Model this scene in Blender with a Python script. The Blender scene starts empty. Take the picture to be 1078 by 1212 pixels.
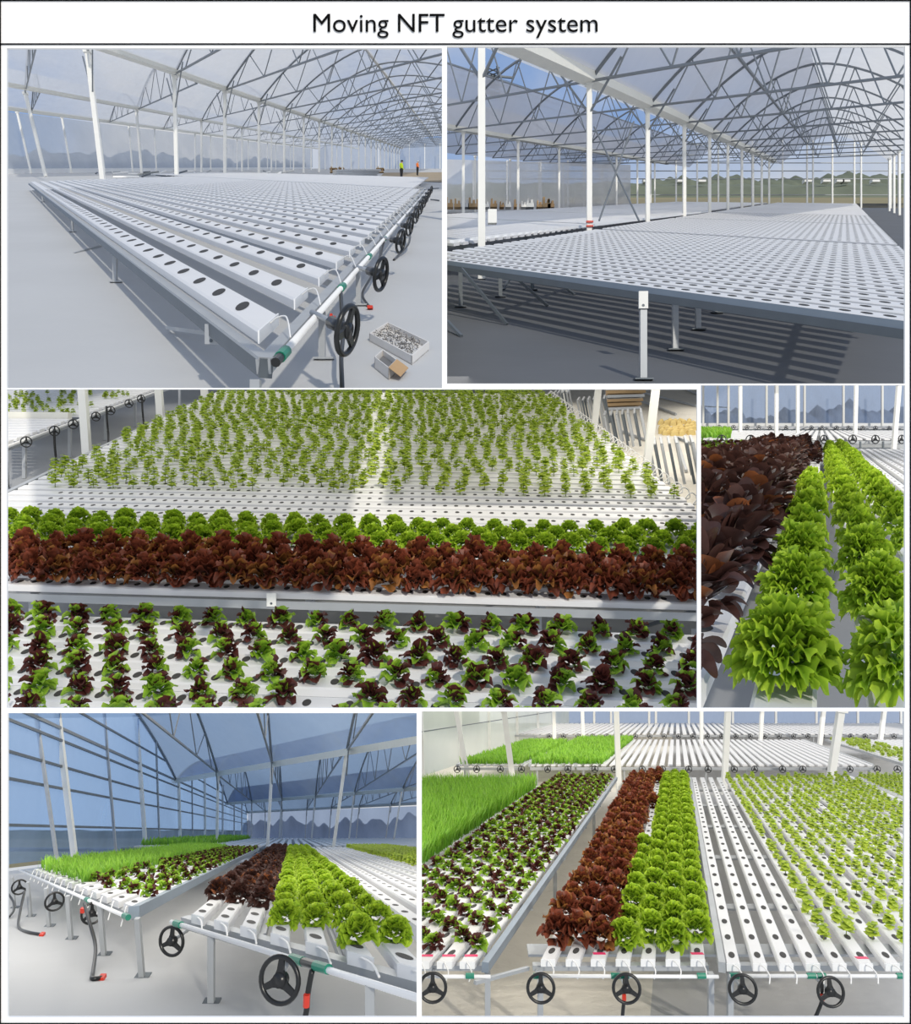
import bpy, bmesh, math, random
import numpy as np
from mathutils import Vector, Matrix
random.seed(7); rng = np.random.default_rng(7)
scene = bpy.context.scene
COL = scene.collection

# ------------------------------------------------------------------ camera
F, CX, CY = 1000.0, 539.0, 606.0          # focal length and centre in pixels of the 1078 x 1212 frame
ZC = 1.6
cam = bpy.data.objects.new('camera', bpy.data.cameras.new('camera')); COL.objects.link(cam)
cam.location = (0, 0, ZC); cam.rotation_euler = (math.pi/2, 0, 0)
cam.data.sensor_fit = 'HORIZONTAL'; cam.data.sensor_width = 36.0
cam.data.lens = 36.0*F/1078.0
cam.data.clip_start = 0.05; cam.data.clip_end = 5000
scene.camera = cam

# ------------------------------------------------------------------ sky, sun, exposure
w = bpy.data.worlds.new('sky'); scene.world = w; w.use_nodes = True
nt = w.node_tree; nt.nodes.clear()
tc = nt.nodes.new('ShaderNodeTexCoord'); sx = nt.nodes.new('ShaderNodeSeparateXYZ')
mr = nt.nodes.new('ShaderNodeMapRange'); mr.inputs[1].default_value = -1; mr.inputs[2].default_value = 1
cr = nt.nodes.new('ShaderNodeValToRGB'); bg = nt.nodes.new('ShaderNodeBackground'); wo = nt.nodes.new('ShaderNodeOutputWorld')
nt.links.new(tc.outputs['Generated'], sx.inputs[0]); nt.links.new(sx.outputs[2], mr.inputs[0]); nt.links.new(mr.outputs[0], cr.inputs[0])
cn = nt.nodes.new('ShaderNodeTexNoise'); cn.inputs['Scale'].default_value = 2.2; cn.inputs['Detail'].default_value = 6
cm = nt.nodes.new('ShaderNodeMapRange'); cm.inputs[1].default_value = .44; cm.inputs[2].default_value = .62
cx = nt.nodes.new('ShaderNodeMix'); cx.data_type = 'RGBA'; cx.inputs[7].default_value = (.88, .89, .91, 1)     # scattered white cloud
nt.links.new(tc.outputs['Generated'], cn.inputs['Vector']); nt.links.new(cn.outputs[0], cm.inputs[0]); nt.links.new(cm.outputs[0], cx.inputs[0]); nt.links.new(cr.outputs[0], cx.inputs[6])
nt.links.new(cx.outputs[2], bg.inputs[0]); nt.links.new(bg.outputs[0], wo.inputs[0])
e = cr.color_ramp.elements
e[0].position = 0.0; e[0].color = (.80, .84, .90, 1)
e[1].position = 1.0; e[1].color = (.30, .48, .80, 1)
for p, c in ((.56, (.80, .85, .91)), (.63, (.52, .67, .90)), (.71, (.16, .36, .78))):
    k = e.new(p); k.color = (*c, 1)
bg.inputs[1].default_value = .8
sun = bpy.data.objects.new('sun', bpy.data.lights.new('sun', 'SUN')); COL.objects.link(sun)
sun.data.energy = 2.15; sun.data.angle = math.radians(2.0); sun.data.color = (1.0, .93, .80)
sun.rotation_euler = Vector((-.33, .80, -.50)).to_track_quat('-Z', 'Y').to_euler()
# unseen fill lights added over the four lower areas, shaded by the upper ones
def added_fill(name, x, y, slope, sx, sy, turn, watts, col=(1.0, .95, .86)):
    L = bpy.data.lights.new(name, 'AREA'); L.shape = 'RECTANGLE'; L.size = sx; L.size_y = sy; L.energy = watts; L.color = col
    o = bpy.data.objects.new(name, L); COL.objects.link(o); o.location = (x, y, ZC+slope*y+.09)
    o.rotation_euler = (math.atan(slope), 0, turn); return o
added_fill('added_fill_seedling_house', -1.5, 13.0, .1465, 10.5, 12.6, 0, 265)
added_fill('added_fill_seedling_house_front', -1.6, 5.35, .1465, 3.4, 2.2, 0, 24)
added_fill('added_fill_row_house', 5.0, 12.5, .1515, 4.6, 11.6, -.39, 230)
added_fill('added_fill_corner_house', -2.9, 10.0, -.2355, 5.4, 9.0, .28, 215)
added_fill('added_fill_long_house', 3.0, 12.4, -.2340, 8.5, 13.6, -.24, 310)
added_fill('added_fill_long_house_rear', 9.5, 37.0, -.2345, 24, 32, -.24, 1350)
added_fill('added_fill_corner_house_rear', -9.0, 42.0, -.2355, 18, 50, .28, 1900)
added_fill('added_fill_row_house_rear', 26.0, 62.0, .1515, 22, 82, -.39, 4200)
scene.view_settings.view_transform = 'Standard'; scene.view_settings.look = 'None'
scene.view_settings.gamma = 1.0; scene.view_settings.use_curve_mapping = False
scene.view_settings.exposure = 0.0

# ------------------------------------------------------------------ materials
MATS = {}
def nodes(name):
    m = bpy.data.materials.new(name); m.use_nodes = True; t = m.node_tree; t.nodes.clear(); MATS[name] = m
    out = t.nodes.new('ShaderNodeOutputMaterial')
    return m, t, out
def N(t, kind, **kw):
    n = t.nodes.new(kind)
    for a, b in kw.items():
        if a.startswith('i_'): n.inputs[a[2:].replace('_', ' ')].default_value = b
        else: setattr(n, a, b)
    return n
def plain(name, col, rough=.6, metal=0.0, var=.0, scale=8.0, bump=0.0, bscale=20.0):
    m, t, out = nodes(name)
    b = N(t, 'ShaderNodeBsdfPrincipled'); t.links.new(b.outputs[0], out.inputs[0])
    b.inputs['Base Color'].default_value = (*col, 1); b.inputs['Roughness'].default_value = rough; b.inputs['Metallic'].default_value = metal
    co = N(t, 'ShaderNodeTexCoord')
    if var:
        n = N(t, 'ShaderNodeTexNoise'); n.inputs['Scale'].default_value = scale; n.inputs['Detail'].default_value = 5
        r = N(t, 'ShaderNodeMapRange'); r.inputs[3].default_value = 1-var; r.inputs[4].default_value = 1+var
        mx = N(t, 'ShaderNodeMix', data_type='RGBA', blend_type='MULTIPLY'); mx.inputs[0].default_value = 1; mx.inputs[6].default_value = (*col, 1)
        t.links.new(co.outputs['Object'], n.inputs['Vector']); t.links.new(n.outputs[0], r.inputs[0]); t.links.new(r.outputs[0], mx.inputs[7]); t.links.new(mx.outputs[2], b.inputs['Base Color'])
    if bump:
        n = N(t, 'ShaderNodeTexNoise'); n.inputs['Scale'].default_value = bscale; n.inputs['Detail'].default_value = 6
        bp = N(t, 'ShaderNodeBump'); bp.inputs['Strength'].default_value = bump; bp.inputs['Distance'].default_value = .03
        t.links.new(co.outputs['Object'], n.inputs['Vector']); t.links.new(n.outputs[0], bp.inputs['Height']); t.links.new(bp.outputs[0], b.inputs['Normal'])
    return m
def film(name, col, clear=.35, trans=.5, streak=.0, tint=(.97, .98, 1)):
    m, t, out = nodes(name)
    d = N(t, 'ShaderNodeBsdfDiffuse'); tr = N(t, 'ShaderNodeBsdfTranslucent'); tp = N(t, 'ShaderNodeBsdfTransparent')
    d.inputs[0].default_value = (*col, 1); tr.inputs[0].default_value = (*col, 1); tp.inputs[0].default_value = (*tint, 1)
    a = N(t, 'ShaderNodeMixShader'); b = N(t, 'ShaderNodeMixShader'); a.inputs[0].default_value = trans; b.inputs[0].default_value = clear
    t.links.new(d.outputs[0], a.inputs[1]); t.links.new(tr.outputs[0], a.inputs[2])
    t.links.new(a.outputs[0], b.inputs[1]); t.links.new(tp.outputs[0], b.inputs[2]); t.links.new(b.outputs[0], out.inputs[0])
    co = N(t, 'ShaderNodeTexCoord'); mp = N(t, 'ShaderNodeMapping'); mp.inputs['Scale'].default_value = (.5, .12, .25)
    n = N(t, 'ShaderNodeTexNoise'); n.inputs['Scale'].default_value = 1.0; n.inputs['Detail'].default_value = 4
    r = N(t, 'ShaderNodeMapRange'); r.inputs[1].default_value = .3; r.inputs[2].default_value = .7; r.inputs[3].default_value = max(0, clear-.12-streak); r.inputs[4].default_value = clear+.12
    t.links.new(co.outputs['Object'], mp.inputs[0]); t.links.new(mp.outputs[0], n.inputs['Vector']); t.links.new(n.outputs[0], r.inputs[0]); t.links.new(r.outputs[0], b.inputs[0])
    return m
def foliage(name, base, tip, alt_base, alt_tip, mixlo=0.0, mixhi=0.0, transl=.3):
    """leaf colour from the leaf's own base-to-edge tint; 'hue' picks leaves of the second colour"""
    m, t, out = nodes(name)
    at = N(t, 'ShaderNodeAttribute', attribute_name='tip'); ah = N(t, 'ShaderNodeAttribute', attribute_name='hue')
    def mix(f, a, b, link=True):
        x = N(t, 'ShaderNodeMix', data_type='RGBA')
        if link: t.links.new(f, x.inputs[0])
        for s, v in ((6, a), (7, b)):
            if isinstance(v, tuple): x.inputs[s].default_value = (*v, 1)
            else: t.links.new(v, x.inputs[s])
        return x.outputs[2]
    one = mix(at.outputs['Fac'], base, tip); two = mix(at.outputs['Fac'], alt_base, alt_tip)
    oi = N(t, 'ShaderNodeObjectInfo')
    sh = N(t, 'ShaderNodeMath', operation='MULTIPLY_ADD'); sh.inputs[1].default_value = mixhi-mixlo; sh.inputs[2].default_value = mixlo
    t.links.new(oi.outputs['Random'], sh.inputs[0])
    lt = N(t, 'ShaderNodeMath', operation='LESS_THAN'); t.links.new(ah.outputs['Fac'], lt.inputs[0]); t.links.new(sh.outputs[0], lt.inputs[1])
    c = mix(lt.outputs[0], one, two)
    no = N(t, 'ShaderNodeTexNoise'); no.inputs['Scale'].default_value = 9; no.inputs['Detail'].default_value = 4
    co = N(t, 'ShaderNodeTexCoord'); t.links.new(co.outputs['Object'], no.inputs['Vector'])
    r = N(t, 'ShaderNodeMapRange'); r.inputs[3].default_value = .55; r.inputs[4].default_value = 1.45; t.links.new(no.outputs[0], r.inputs[0])
    mu = N(t, 'ShaderNodeMix', data_type='RGBA', blend_type='MULTIPLY'); mu.inputs[0].default_value = 1
    t.links.new(c, mu.inputs[6]); t.links.new(r.outputs[0], mu.inputs[7])
    b = N(t, 'ShaderNodeBsdfPrincipled'); b.inputs['Roughness'].default_value = .45; b.inputs['Specular IOR Level'].default_value = .35
    tr = N(t, 'ShaderNodeBsdfTranslucent'); mx = N(t, 'ShaderNodeMixShader'); mx.inputs[0].default_value = transl
    t.links.new(mu.outputs[2], b.inputs['Base Color']); t.links.new(mu.outputs[2], tr.inputs[0])
    t.links.new(b.outputs[0], mx.inputs[1]); t.links.new(tr.outputs[0], mx.inputs[2]); t.links.new(mx.outputs[0], out.inputs[0])
    return m

plain('board', (.95, .95, .95), .8); plain('ink', (.008, .008, .008), .9).node_tree.nodes['Principled BSDF'].inputs['Specular IOR Level'].default_value = 0.0
plain('gutter', (.74, .74, .75), .42, var=.04, scale=3); plain('hole', (.045, .043, .042), .8, var=.3, scale=30)
plain('steel', (.42, .44, .46), .42, .35, var=.12, scale=6); plain('dark_steel', (.12, .14, .16), .45, .3, var=.15, scale=5)
plain('beam_blue', (.24, .29, .35), .4, .25, var=.1, scale=4)
plain('truss', (.22, .24, .26), .5, .3); plain('post', (.84, .84, .81), .5, var=.04, scale=4)
plain('plastic_black', (.012, .013, .014), .3); plain('pvc', (.85, .86, .87), .3); plain('green_fit', (.01, .22, .14), .35)
plain('red_fit', (.62, .04, .02), .4); plain('tube_white', (.85, .85, .84), .35)
plain('sheet_white_shaded', (.115, .122, .135), .8, var=.16, scale=.8, bump=.4, bscale=2.0)  # white mat darkened: shade below the bench is put into its colour
plain('sheet_cream_shaded', (.46, .455, .45), .8, var=.10, scale=.9, bump=.5, bscale=5)  # cream floor sheet greyed, with the shade around the benches in its colour
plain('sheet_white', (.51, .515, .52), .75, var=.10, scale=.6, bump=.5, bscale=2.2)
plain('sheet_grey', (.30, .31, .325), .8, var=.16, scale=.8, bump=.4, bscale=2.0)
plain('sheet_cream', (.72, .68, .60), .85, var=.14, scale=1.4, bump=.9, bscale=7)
plain('earth', (.36, .29, .20), .95, var=.3, scale=.3); plain('cardboard', (.48, .31, .16), .85, var=.1)
plain('carton', (.72, .70, .68), .8, var=.08); plain('bolt', (.22, .21, .20), .4, .7)
plain('field', (.27, .23, .12), .95, var=.3, scale=.02); plain('wood', (.42, .29, .16), .85, var=.25, scale=2)
plain('hedge', (.15, .17, .12), .95, var=.4, scale=.12, bump=.6, bscale=.3); plain('hedge_haze', (.23, .27, .34), .95, var=.35, scale=.15)  # the second is a tree colour with blue haze mixed in
plain('sack', (.72, .55, .22), .85, var=.3, scale=6); plain('white_house', (.82, .82, .82), .7)
plain('pink_tape', (.75, .03, .14), .5); plain('skin', (.45, .26, .18), .6); plain('vest_yellow', (.55, .75, .02), .7)
plain('vest_orange', (.85, .22, .05), .7); plain('cloth_black', (.015, .016, .02), .8); plain('hat_white', (.85, .85, .85), .4)
plain('eave', (.78, .77, .70), .5, var=.05)
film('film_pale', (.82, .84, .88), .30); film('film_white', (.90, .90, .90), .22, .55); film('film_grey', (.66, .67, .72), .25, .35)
film('film_sky_tint', (.40, .50, .66), .50, .5, tint=(.30, .44, .66)); film('film_clear_sky_tint', (.45, .58, .80), .66, .5, .15, tint=(.42, .62, .92)); film('film_mist', (.58, .62, .68), .34, .5)  # first two films carry the blue of the sky behind in their colour
film('film_green', (.74, .78, .70), .30, .5); film('film_indigo', (.48, .55, .70), .55, .5, tint=(.55, .66, .86))
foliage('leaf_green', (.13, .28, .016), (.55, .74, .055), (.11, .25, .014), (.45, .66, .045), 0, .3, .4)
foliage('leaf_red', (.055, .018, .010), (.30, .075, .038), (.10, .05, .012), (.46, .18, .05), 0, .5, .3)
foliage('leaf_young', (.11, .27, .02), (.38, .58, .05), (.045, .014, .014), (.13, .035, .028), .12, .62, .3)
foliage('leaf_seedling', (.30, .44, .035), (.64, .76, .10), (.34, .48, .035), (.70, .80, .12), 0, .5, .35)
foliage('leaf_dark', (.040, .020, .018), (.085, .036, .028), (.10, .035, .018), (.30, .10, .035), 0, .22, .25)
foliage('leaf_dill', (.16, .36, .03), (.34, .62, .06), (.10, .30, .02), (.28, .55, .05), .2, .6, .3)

# ------------------------------------------------------------------ mesh helpers
class MB:
    def __init__(s): s.v = []; s.f = []
    def add(s, vs, fs):
        o = len(s.v); s.v += [Vector(x) for x in vs]; s.f += [tuple(i+o for i in q) for q in fs]
    def ppd(s, A, e1, e2, e3):
        """parallelepiped from corner A"""
        A, e1, e2, e3 = map(Vector, (A, e1, e2, e3))
        P = [A, A+e1, A+e1+e2, A+e2]; P += [p+e3 for p in P]
        s.add(P, [(0, 3, 2, 1), (4, 5, 6, 7), (0, 1, 5, 4), (1, 2, 6, 5), (2, 3, 7, 6), (3, 0, 4, 7)])
    def box(s, c, sx, sy, sz):
        c = Vector(c); s.ppd(c-Vector((sx/2, sy/2, 0)), (sx, 0, 0), (0, sy, 0), (0, 0, sz))
    def extr(s, A, along, wv, hv, prof):
        A, along, wv, hv = map(Vector, (A, along, wv, hv)); n = len(prof)
        P = [A+wv*x+hv*y for x, y in prof]; P += [p+along for p in P]
        s.add(P, [tuple(range(n-1, -1, -1)), tuple(range(n, 2*n))]+[(i, (i+1) % n, n+(i+1) % n, n+i) for i in range(n)])
    def tube(s, pts, r, n=6, r1=None):
        pts = [Vector(p) for p in pts]; m = len(pts); rings = []
        for i, p in enumerate(pts):
            t = (pts[min(i+1, m-1)]-pts[max(i-1, 0)]).normalized()
            u = t.cross(Vector((0, 0, 1)))
            if u.length < .05: u = t.cross(Vector((1, 0, 0)))
            u.normalize(); v = t.cross(u); rr = r if r1 is None else r+(r1-r)*i/max(1, m-1)
            rings += [p+u*math.cos((j+.5)*2*math.pi/n)*rr+v*math.sin((j+.5)*2*math.pi/n)*rr for j in range(n)]
        fs = [(i*n+j, i*n+(j+1) % n, (i+1)*n+(j+1) % n, (i+1)*n+j) for i in range(m-1) for j in range(n)]
        fs += [tuple(range(n-1, -1, -1)), tuple(range((m-1)*n, m*n))]
        s.add(rings, fs)
    def beam(s, p0, p1, wd, ht=None):
        """rectangular bar whose section stays upright"""
        p0, p1 = Vector(p0), Vector(p1); ht = ht or wd; t = (p1-p0).normalized()
        u = t.cross(Vector((0, 0, 1)))
        if u.length < .05: u = Vector((1, 0, 0))
        u.normalize(); v = u.cross(t).normalized()
        s.ppd(p0-u*wd/2-v*ht/2, u*wd, v*ht, p1-p0)
    def disc(s, c, e1, e2, n=12, up=None):
        c, e1, e2 = map(Vector, (c, e1, e2)); s.add([c+e1*math.cos(2*math.pi*i/n)+e2*math.sin(2*math.pi*i/n) for i in range(n)], [tuple(range(n))])
    def cyl(s, p0, p1, r, n=12): s.tube([p0, p1], r, n)
    def grid(s, fn, nu, nv):
        s.add([fn(i/nu, j/nv) for i in range(nu+1) for j in range(nv+1)], [(i*(nv+1)+j, (i+1)*(nv+1)+j, (i+1)*(nv+1)+j+1, i*(nv+1)+j+1) for i in range(nu) for j in range(nv)])

BAY = None
ORD = 'first second third fourth fifth sixth seventh eighth ninth tenth eleventh twelfth thirteenth fourteenth fifteenth'.split()
ORG = {}
def mesh_of(name, mb, mat, org, smooth=False):
    me = bpy.data.meshes.new(name); me.from_pydata([v-org for v in mb.v], [], mb.f)
    if mat: me.materials.append(MATS[mat])
    if smooth:
        for p in me.polygons: p.use_smooth = True
    me.update(); return me
def reg(o):
    COL.objects.link(o)
    if BAY is not None: BAY.objs.append(o)
    return o
def tag(o, label=None, cat=None, group=None, kind=None):
    for k, v in (('label', label), ('category', cat), ('group', group), ('kind', kind)):
        if v: o[k] = v
    return o
def top(name, mb, mat, label=None, cat=None, group=None, kind=None, org=None, smooth=False):
    """a top-level thing that is one mesh"""
    org = Vector(org) if org is not None else Vector(mb.v[0])
    o = bpy.data.objects.new(name, mesh_of(name, mb, mat, org, smooth)); reg(o); o.location = org; ORG[o] = org
    return tag(o, label, cat, group, kind)
def thing(name, label, cat, loc, group=None):
    o = bpy.data.objects.new(name, None); reg(o); o.location = loc; o.empty_display_size = .1; ORG[o] = Vector(loc)
    return tag(o, label, cat, group)
def part(name, mb, mat, parent, kind=None, smooth=False, label=None):
    r = parent
    while r not in ORG: r = r.parent
    o = bpy.data.objects.new(name, mesh_of(name, mb, mat, ORG[r], smooth)); reg(o); o.parent = parent
    return tag(o, label, None, None, kind)
def part_at(name, me, parent, loc, rot=None, sc=None):
    r = parent
    while r not in ORG: r = r.parent
    o = bpy.data.objects.new(name, me); reg(o); o.parent = parent; o.location = Vector(loc)-ORG[r]
    if rot: o.rotation_euler = rot
    if sc: o.scale = (sc, sc, sc) if isinstance(sc, (int, float)) else sc
    return o

class Bay:
    """one growing area: floor ramps with slope k away from the viewer, eye stands h above its floor"""
    def __init__(s, yh, h, rect):
        s.yh, s.h, s.rect, s.k, s.objs = yh, h, rect, (CY-yh)/F, []
    def W(s, a, d, y=0.0): return Vector((a, d, ZC+s.k*d-s.h+y))
    def fl(s, u, v, y=0.0):
        d = F*(s.h-y)/(v-s.yh); return ((u-CX)*d/F, d)
    def up(s, u, v, d):      # point on the sight line of a pixel at known distance
        return Vector(((u-CX)*d/F, d, ZC+(CY-v)*d/F))
    def dv(s, a, d): return Vector((a, d, s.k*d))
    @property
    def tilt(s): return math.atan(s.k)

PROF = [(0, 0), (1, 0), (1, .82), (.93, 1), (.07, 1), (0, .82)]
HOLES = {}
def gutter(B, a, d, along, wv, ytop, gh, label, group, holes=0, pitch=.1, first=.1, e1=(.03, 0), e2=(0, .03), single=0, mat='gutter', cap=False, name='growing_gutter'):
    """one growing channel: (a, d) is the near corner of its top, along / wv are floor vectors; holes lie every `pitch` of the unit `along`"""
    A = B.W(a, d, ytop-gh); al = B.dv(*along); wd = B.dv(*wv)
    mb = MB(); mb.extr(A, al, wd, Vector((0, 0, gh)), PROF)
    g = top(name, mb, mat, label, 'gutter', group, org=A)
    if holes:
        L = math.hypot(*along); ux, uy = along[0]/L, along[1]/L
        E1, E2 = B.dv(*e1), B.dv(*e2)
        key = (tuple(e1), tuple(e2), B.yh)
        if key not in HOLES:
            m1 = MB(); m1.disc((0, 0, 0), E1, E2, 14); HOLES[key] = mesh_of('planting_hole', m1, 'hole', Vector())
        rest = MB(); cen = B.W(a+wv[0]/2, d+wv[1]/2, ytop+.0012)
        for i in range(holes):
            c = cen+B.dv(ux*(first+i*pitch), uy*(first+i*pitch))
            if i < single: part_at('planting_hole', HOLES[key], g, c)
            else: rest.disc(c, E1, E2, 8)
        if rest.v: part('planting_holes', rest, 'hole', g, kind='stuff')
    return g

def make_wheel_meshes():
    rim = MB(); n, m, R, r = 28, 8, .5, .055
    rim.add([((R-r+r*math.cos(b))*math.cos(a), r*math.sin(b), (R-r+r*math.cos(b))*math.sin(a)) for a in [2*math.pi*i/n for i in range(n)] for b in [2*math.pi*j/m for j in range(m)]],
            [(i*m+j, i*m+(j+1) % m, ((i+1) % n)*m+(j+1) % m, ((i+1) % n)*m+j) for i in range(n) for j in range(m)])
    sp = []
    for a in (math.radians(90), math.radians(210), math.radians(330)):
        s = MB(); c, q = math.cos(a), math.sin(a); t = Vector((-q, 0, c)); u = Vector((c, 0, q))
        prof = [(.0, .15), (.2, .075), (.42, .06), (.46, .09)]
        P = []
        for x, wd in prof:
            for sg in (-1, 1):
                for y in (-.03, .03): P.append(u*x+t*wd*sg+Vector((0, y, 0)))
        fs = [(0, 1, 3, 2), (12, 14, 15, 13)]
        for i in range(3):
            o = 4*i; fs += [(o, o+2, o+6, o+4), (o+1, o+5, o+7, o+3), (o, o+4, o+5, o+1), (o+2, o+3, o+7, o+6)]
        s.add(P, fs); sp.append(s)
    hub = MB(); hub.cyl((0, -.06, 0), (0, .14, 0), .15, 14)
    return (mesh_of('rim', rim, 'plastic_black', Vector(), True), [mesh_of('spoke', s, 'plastic_black', Vector()) for s in sp], mesh_of('hub', hub, 'plastic_black', Vector(), True))
W_RIM, W_SP, W_HUB = make_wheel_meshes()
def wheel(parent, pos, dia, rot):
    o = part_at('hand_wheel', W_RIM, parent, pos, rot, dia)
    for s in W_SP:
        c = bpy.data.objects.new('spoke', s); reg(c); c.parent = o
    c = bpy.data.objects.new('hub', W_HUB); reg(c); c.parent = o
    return o

# ------------------------------------------------------------------ plant meshes (unit size, base at the origin)
def plant_mesh(name, mat, leaves):
    V, Fc, T, H = [], [], [], []
    for lf in leaves:
        v, f, t, h = lf; o = len(V); V += list(v); Fc += [tuple(i+o for i in q) for q in f]; T += list(t); H += [h]*len(v)
    me = bpy.data.meshes.new(name); me.from_pydata([tuple(x) for x in V], [], Fc); me.materials.append(MATS[mat])
    for nm, dat in (('tip', T), ('hue', H)):
        at = me.attributes.new(nm, 'FLOAT', 'POINT'); at.data.foreach_set('value', np.array(dat, dtype=np.float32))
    for p in me.polygons: p.use_smooth = True
    me.update(); return me
def leaf(L, Wd, phi, bend, az, frill, fq, nu=5, nv=6, r0=.02, z0=.0, shape='fan', cup=.0, rd=random, jag=.0, pull=.18, ex=7):
    v, t = [], []; ph = rd.random()*6.28; ph2 = rd.random()*6.28
    r, z = r0, z0; ca, sa = math.cos(az), math.sin(az)
    for i in range(nu+1):
        u = i/nu; th = phi-bend*u
        if i: r += math.cos(th)*L/nu; z += math.sin(th)*L/nu
        if shape == 'fan': wd = Wd*(.18+.95*u)*math.sqrt(max(0.0, 1-(u*.97)**ex))
        else: wd = Wd*math.sin(math.pi*min(.98, .06+.9*u))**.7
        nr, nz = -math.sin(th), math.cos(th)
        for j in range(nv+1):
            q = -1+2*j/nv
            off = frill*(abs(q)**1.4*(.25+.75*u)*math.sin(fq*u*6.28+ph+q*1.5)+u**3*math.sin(fq*q*3.14+ph2)*.9)+cup*q*q*wd
            rr = r+nr*off-(pull*L*q*q*u); zz = z+nz*off
            if jag and (i == nu or abs(q) == 1):
                jr = jag*rd.uniform(-1, 1)*u; rr += math.cos(th)*jr; zz += math.sin(th)*jr+jag*rd.uniform(-.6, .6)*u
            x, y = rr, wd*q+frill*.5*math.sin(ph+7*u+5*q)
            v.append((x*ca-y*sa, x*sa+y*ca, zz)); t.append(min(1, max(0, (.9*u*u+.25*abs(q)*u))))
    f = [(i*(nv+1)+j, i*(nv+1)+j+1, (i+1)*(nv+1)+j+1, (i+1)*(nv+1)+j) for i in range(nu) for j in range(nv)]
    return v, f, t, rd.random()
def fan_leaf(L, Wd, phi, bend, az, ruffle, waves, nu=4, nv=9, r0=.0, z0=.0, rd=random, scallop=.08):
    """rounded fan-shaped lettuce leaf with a ruffled, scalloped margin"""
    v, t = [], []; ph, ph2 = rd.random()*6.28, rd.random()*6.28; ca, sa = math.cos(az), math.sin(az)
    for i in range(nu+1):
        u = i/nu
        for j in range(nv+1):
            al = math.radians(-100+200*j/nv); rho = u*(1+scallop*u*math.sin(waves*2.3*al+ph2))
            s = L*(.42*u+.58*rho*math.cos(al)); y = Wd*rho*math.sin(al)*1.15
            th = phi-bend*max(0, s/L); off = ruffle*u**2.2*math.sin(waves*al+ph)+.35*Wd*u*u*math.sin(al)**2
            x = r0+s*math.cos(th)-off*math.sin(th); z = z0+s*math.sin(th)+off*math.cos(th)
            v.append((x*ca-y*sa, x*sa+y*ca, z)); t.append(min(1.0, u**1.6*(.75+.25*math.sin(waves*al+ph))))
    f = [(i*(nv+1)+j, i*(nv+1)+j+1, (i+1)*(nv+1)+j+1, (i+1)*(nv+1)+j) for i in range(nu) for j in range(nv)]
    return v, f, t, rd.random()
def fit(leaves, dia, hgt):
    pts = np.array([p for l in leaves for p in l[0]]); R = np.percentile(np.hypot(pts[:, 0], pts[:, 1]), 96); Z = np.percentile(pts[:, 2], 98)
    return [([(x*dia/2/R, y*dia/2/R, max(.002, z*hgt/Z)) for x, y, z in l[0]], l[1], l[2], l[3]) for l in leaves]
GA = math.radians(137.5)
def dome(seed, n, L0, W0, ruffle, nu, nv, lift=.30, spread=.16, jitter=.18, hgt=.8, waves=4.0, two=False):
    """a head whose ruffled leaves stand out from a rounded heart"""
    rd = random.Random(seed); L = []; split = rd.uniform(0, 6.28)
    for i in range(n):
        q = ((i+.5)/n)**.85; el = math.radians(88-94*q+rd.uniform(-12, 12)); az = i*GA+rd.uniform(-.35, .35)
        l = fan_leaf(L0*(.75+.35*q)*rd.uniform(1-jitter, 1+jitter), W0*rd.uniform(.85, 1.15), el+math.radians(18), math.radians(32), az, ruffle, waves, nu, nv, r0=spread*math.cos(max(el, 0)), z0=max(.02, lift*(.35+.65*math.sin(max(el, 0)))), rd=rd)
        if two: l = (l[0], l[1], l[2], .5-.5*math.cos(az-split) if rd.random() < .8 else rd.random())
        L.append(l)
    return fit(L, 1.0, hgt)
def green_head(seed): return dome(seed, 58, .27, .13, .05, 3, 9)
def red_head(seed): return dome(seed, 50, .31, .14, .055, 3, 8, jitter=.3, hgt=.88, waves=3.2)
def young_head(seed): return dome(seed, 26, .36, .16, .06, 3, 8, lift=.22, spread=.10, jitter=.35, hgt=.72, waves=3.0, two=True)
def seedling(seed, n=18):
    rd = random.Random(seed); L = []
    st = MB(); st.tube([(0, 0, 0), (.02, .01, .4), (0, 0, .8)], .028, 4)
    L.append(([tuple(x) for x in st.v], st.f, [.2]*len(st.v), .9))
    for i in range(n):
        z = .22+.66*(i/n); q = 1-.35*(i/n)
        L.append(leaf(.36*q+.06, .25*q+.03, math.radians(30+rd.uniform(-20, 25)), math.radians(60), i*GA*1.15+rd.uniform(-.5, .5), .02, 1.0, 3, 4, r0=.015, z0=z, shape='oval', rd=rd))
    return L
def spoon_head(seed, n=48):
    rd = random.Random(seed); L = []
    for i in range(n):
        q = ((i+.5)/n)**.75; el = math.radians(88-92*q+rd.uniform(-14, 14))
        L.append(fan_leaf(.30*rd.uniform(.75, 1.25), .13, el+math.radians(20), math.radians(25), i*GA+rd.uniform(-.4, .4), .03, 1.6, 4, 8, r0=.15*math.cos(max(el, 0)), z0=max(.03, .40*(.3+.7*math.sin(max(el, 0)))), rd=rd, scallop=.02))
    return fit(L, 1.0, 1.0)
P_GREEN = [plant_mesh('green_lettuce', 'leaf_green', green_head(i)) for i in range(4)]
P_RED = [plant_mesh('red_lettuce', 'leaf_red', red_head(20+i)) for i in range(4)]
P_YOUNG = [plant_mesh('young_lettuce', 'leaf_young', young_head(40+i)) for i in range(6)]
P_SEED = [plant_mesh('leafy_seedling', 'leaf_seedling', seedling(60+i)) for i in range(5)]
P_MAROON = [plant_mesh('maroon_lettuce', 'leaf_dark', red_head(90+i)) for i in range(4)]
P_DARK = [plant_mesh('dark_lettuce', 'leaf_dark', spoon_head(80+i)) for i in range(4)]
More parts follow.
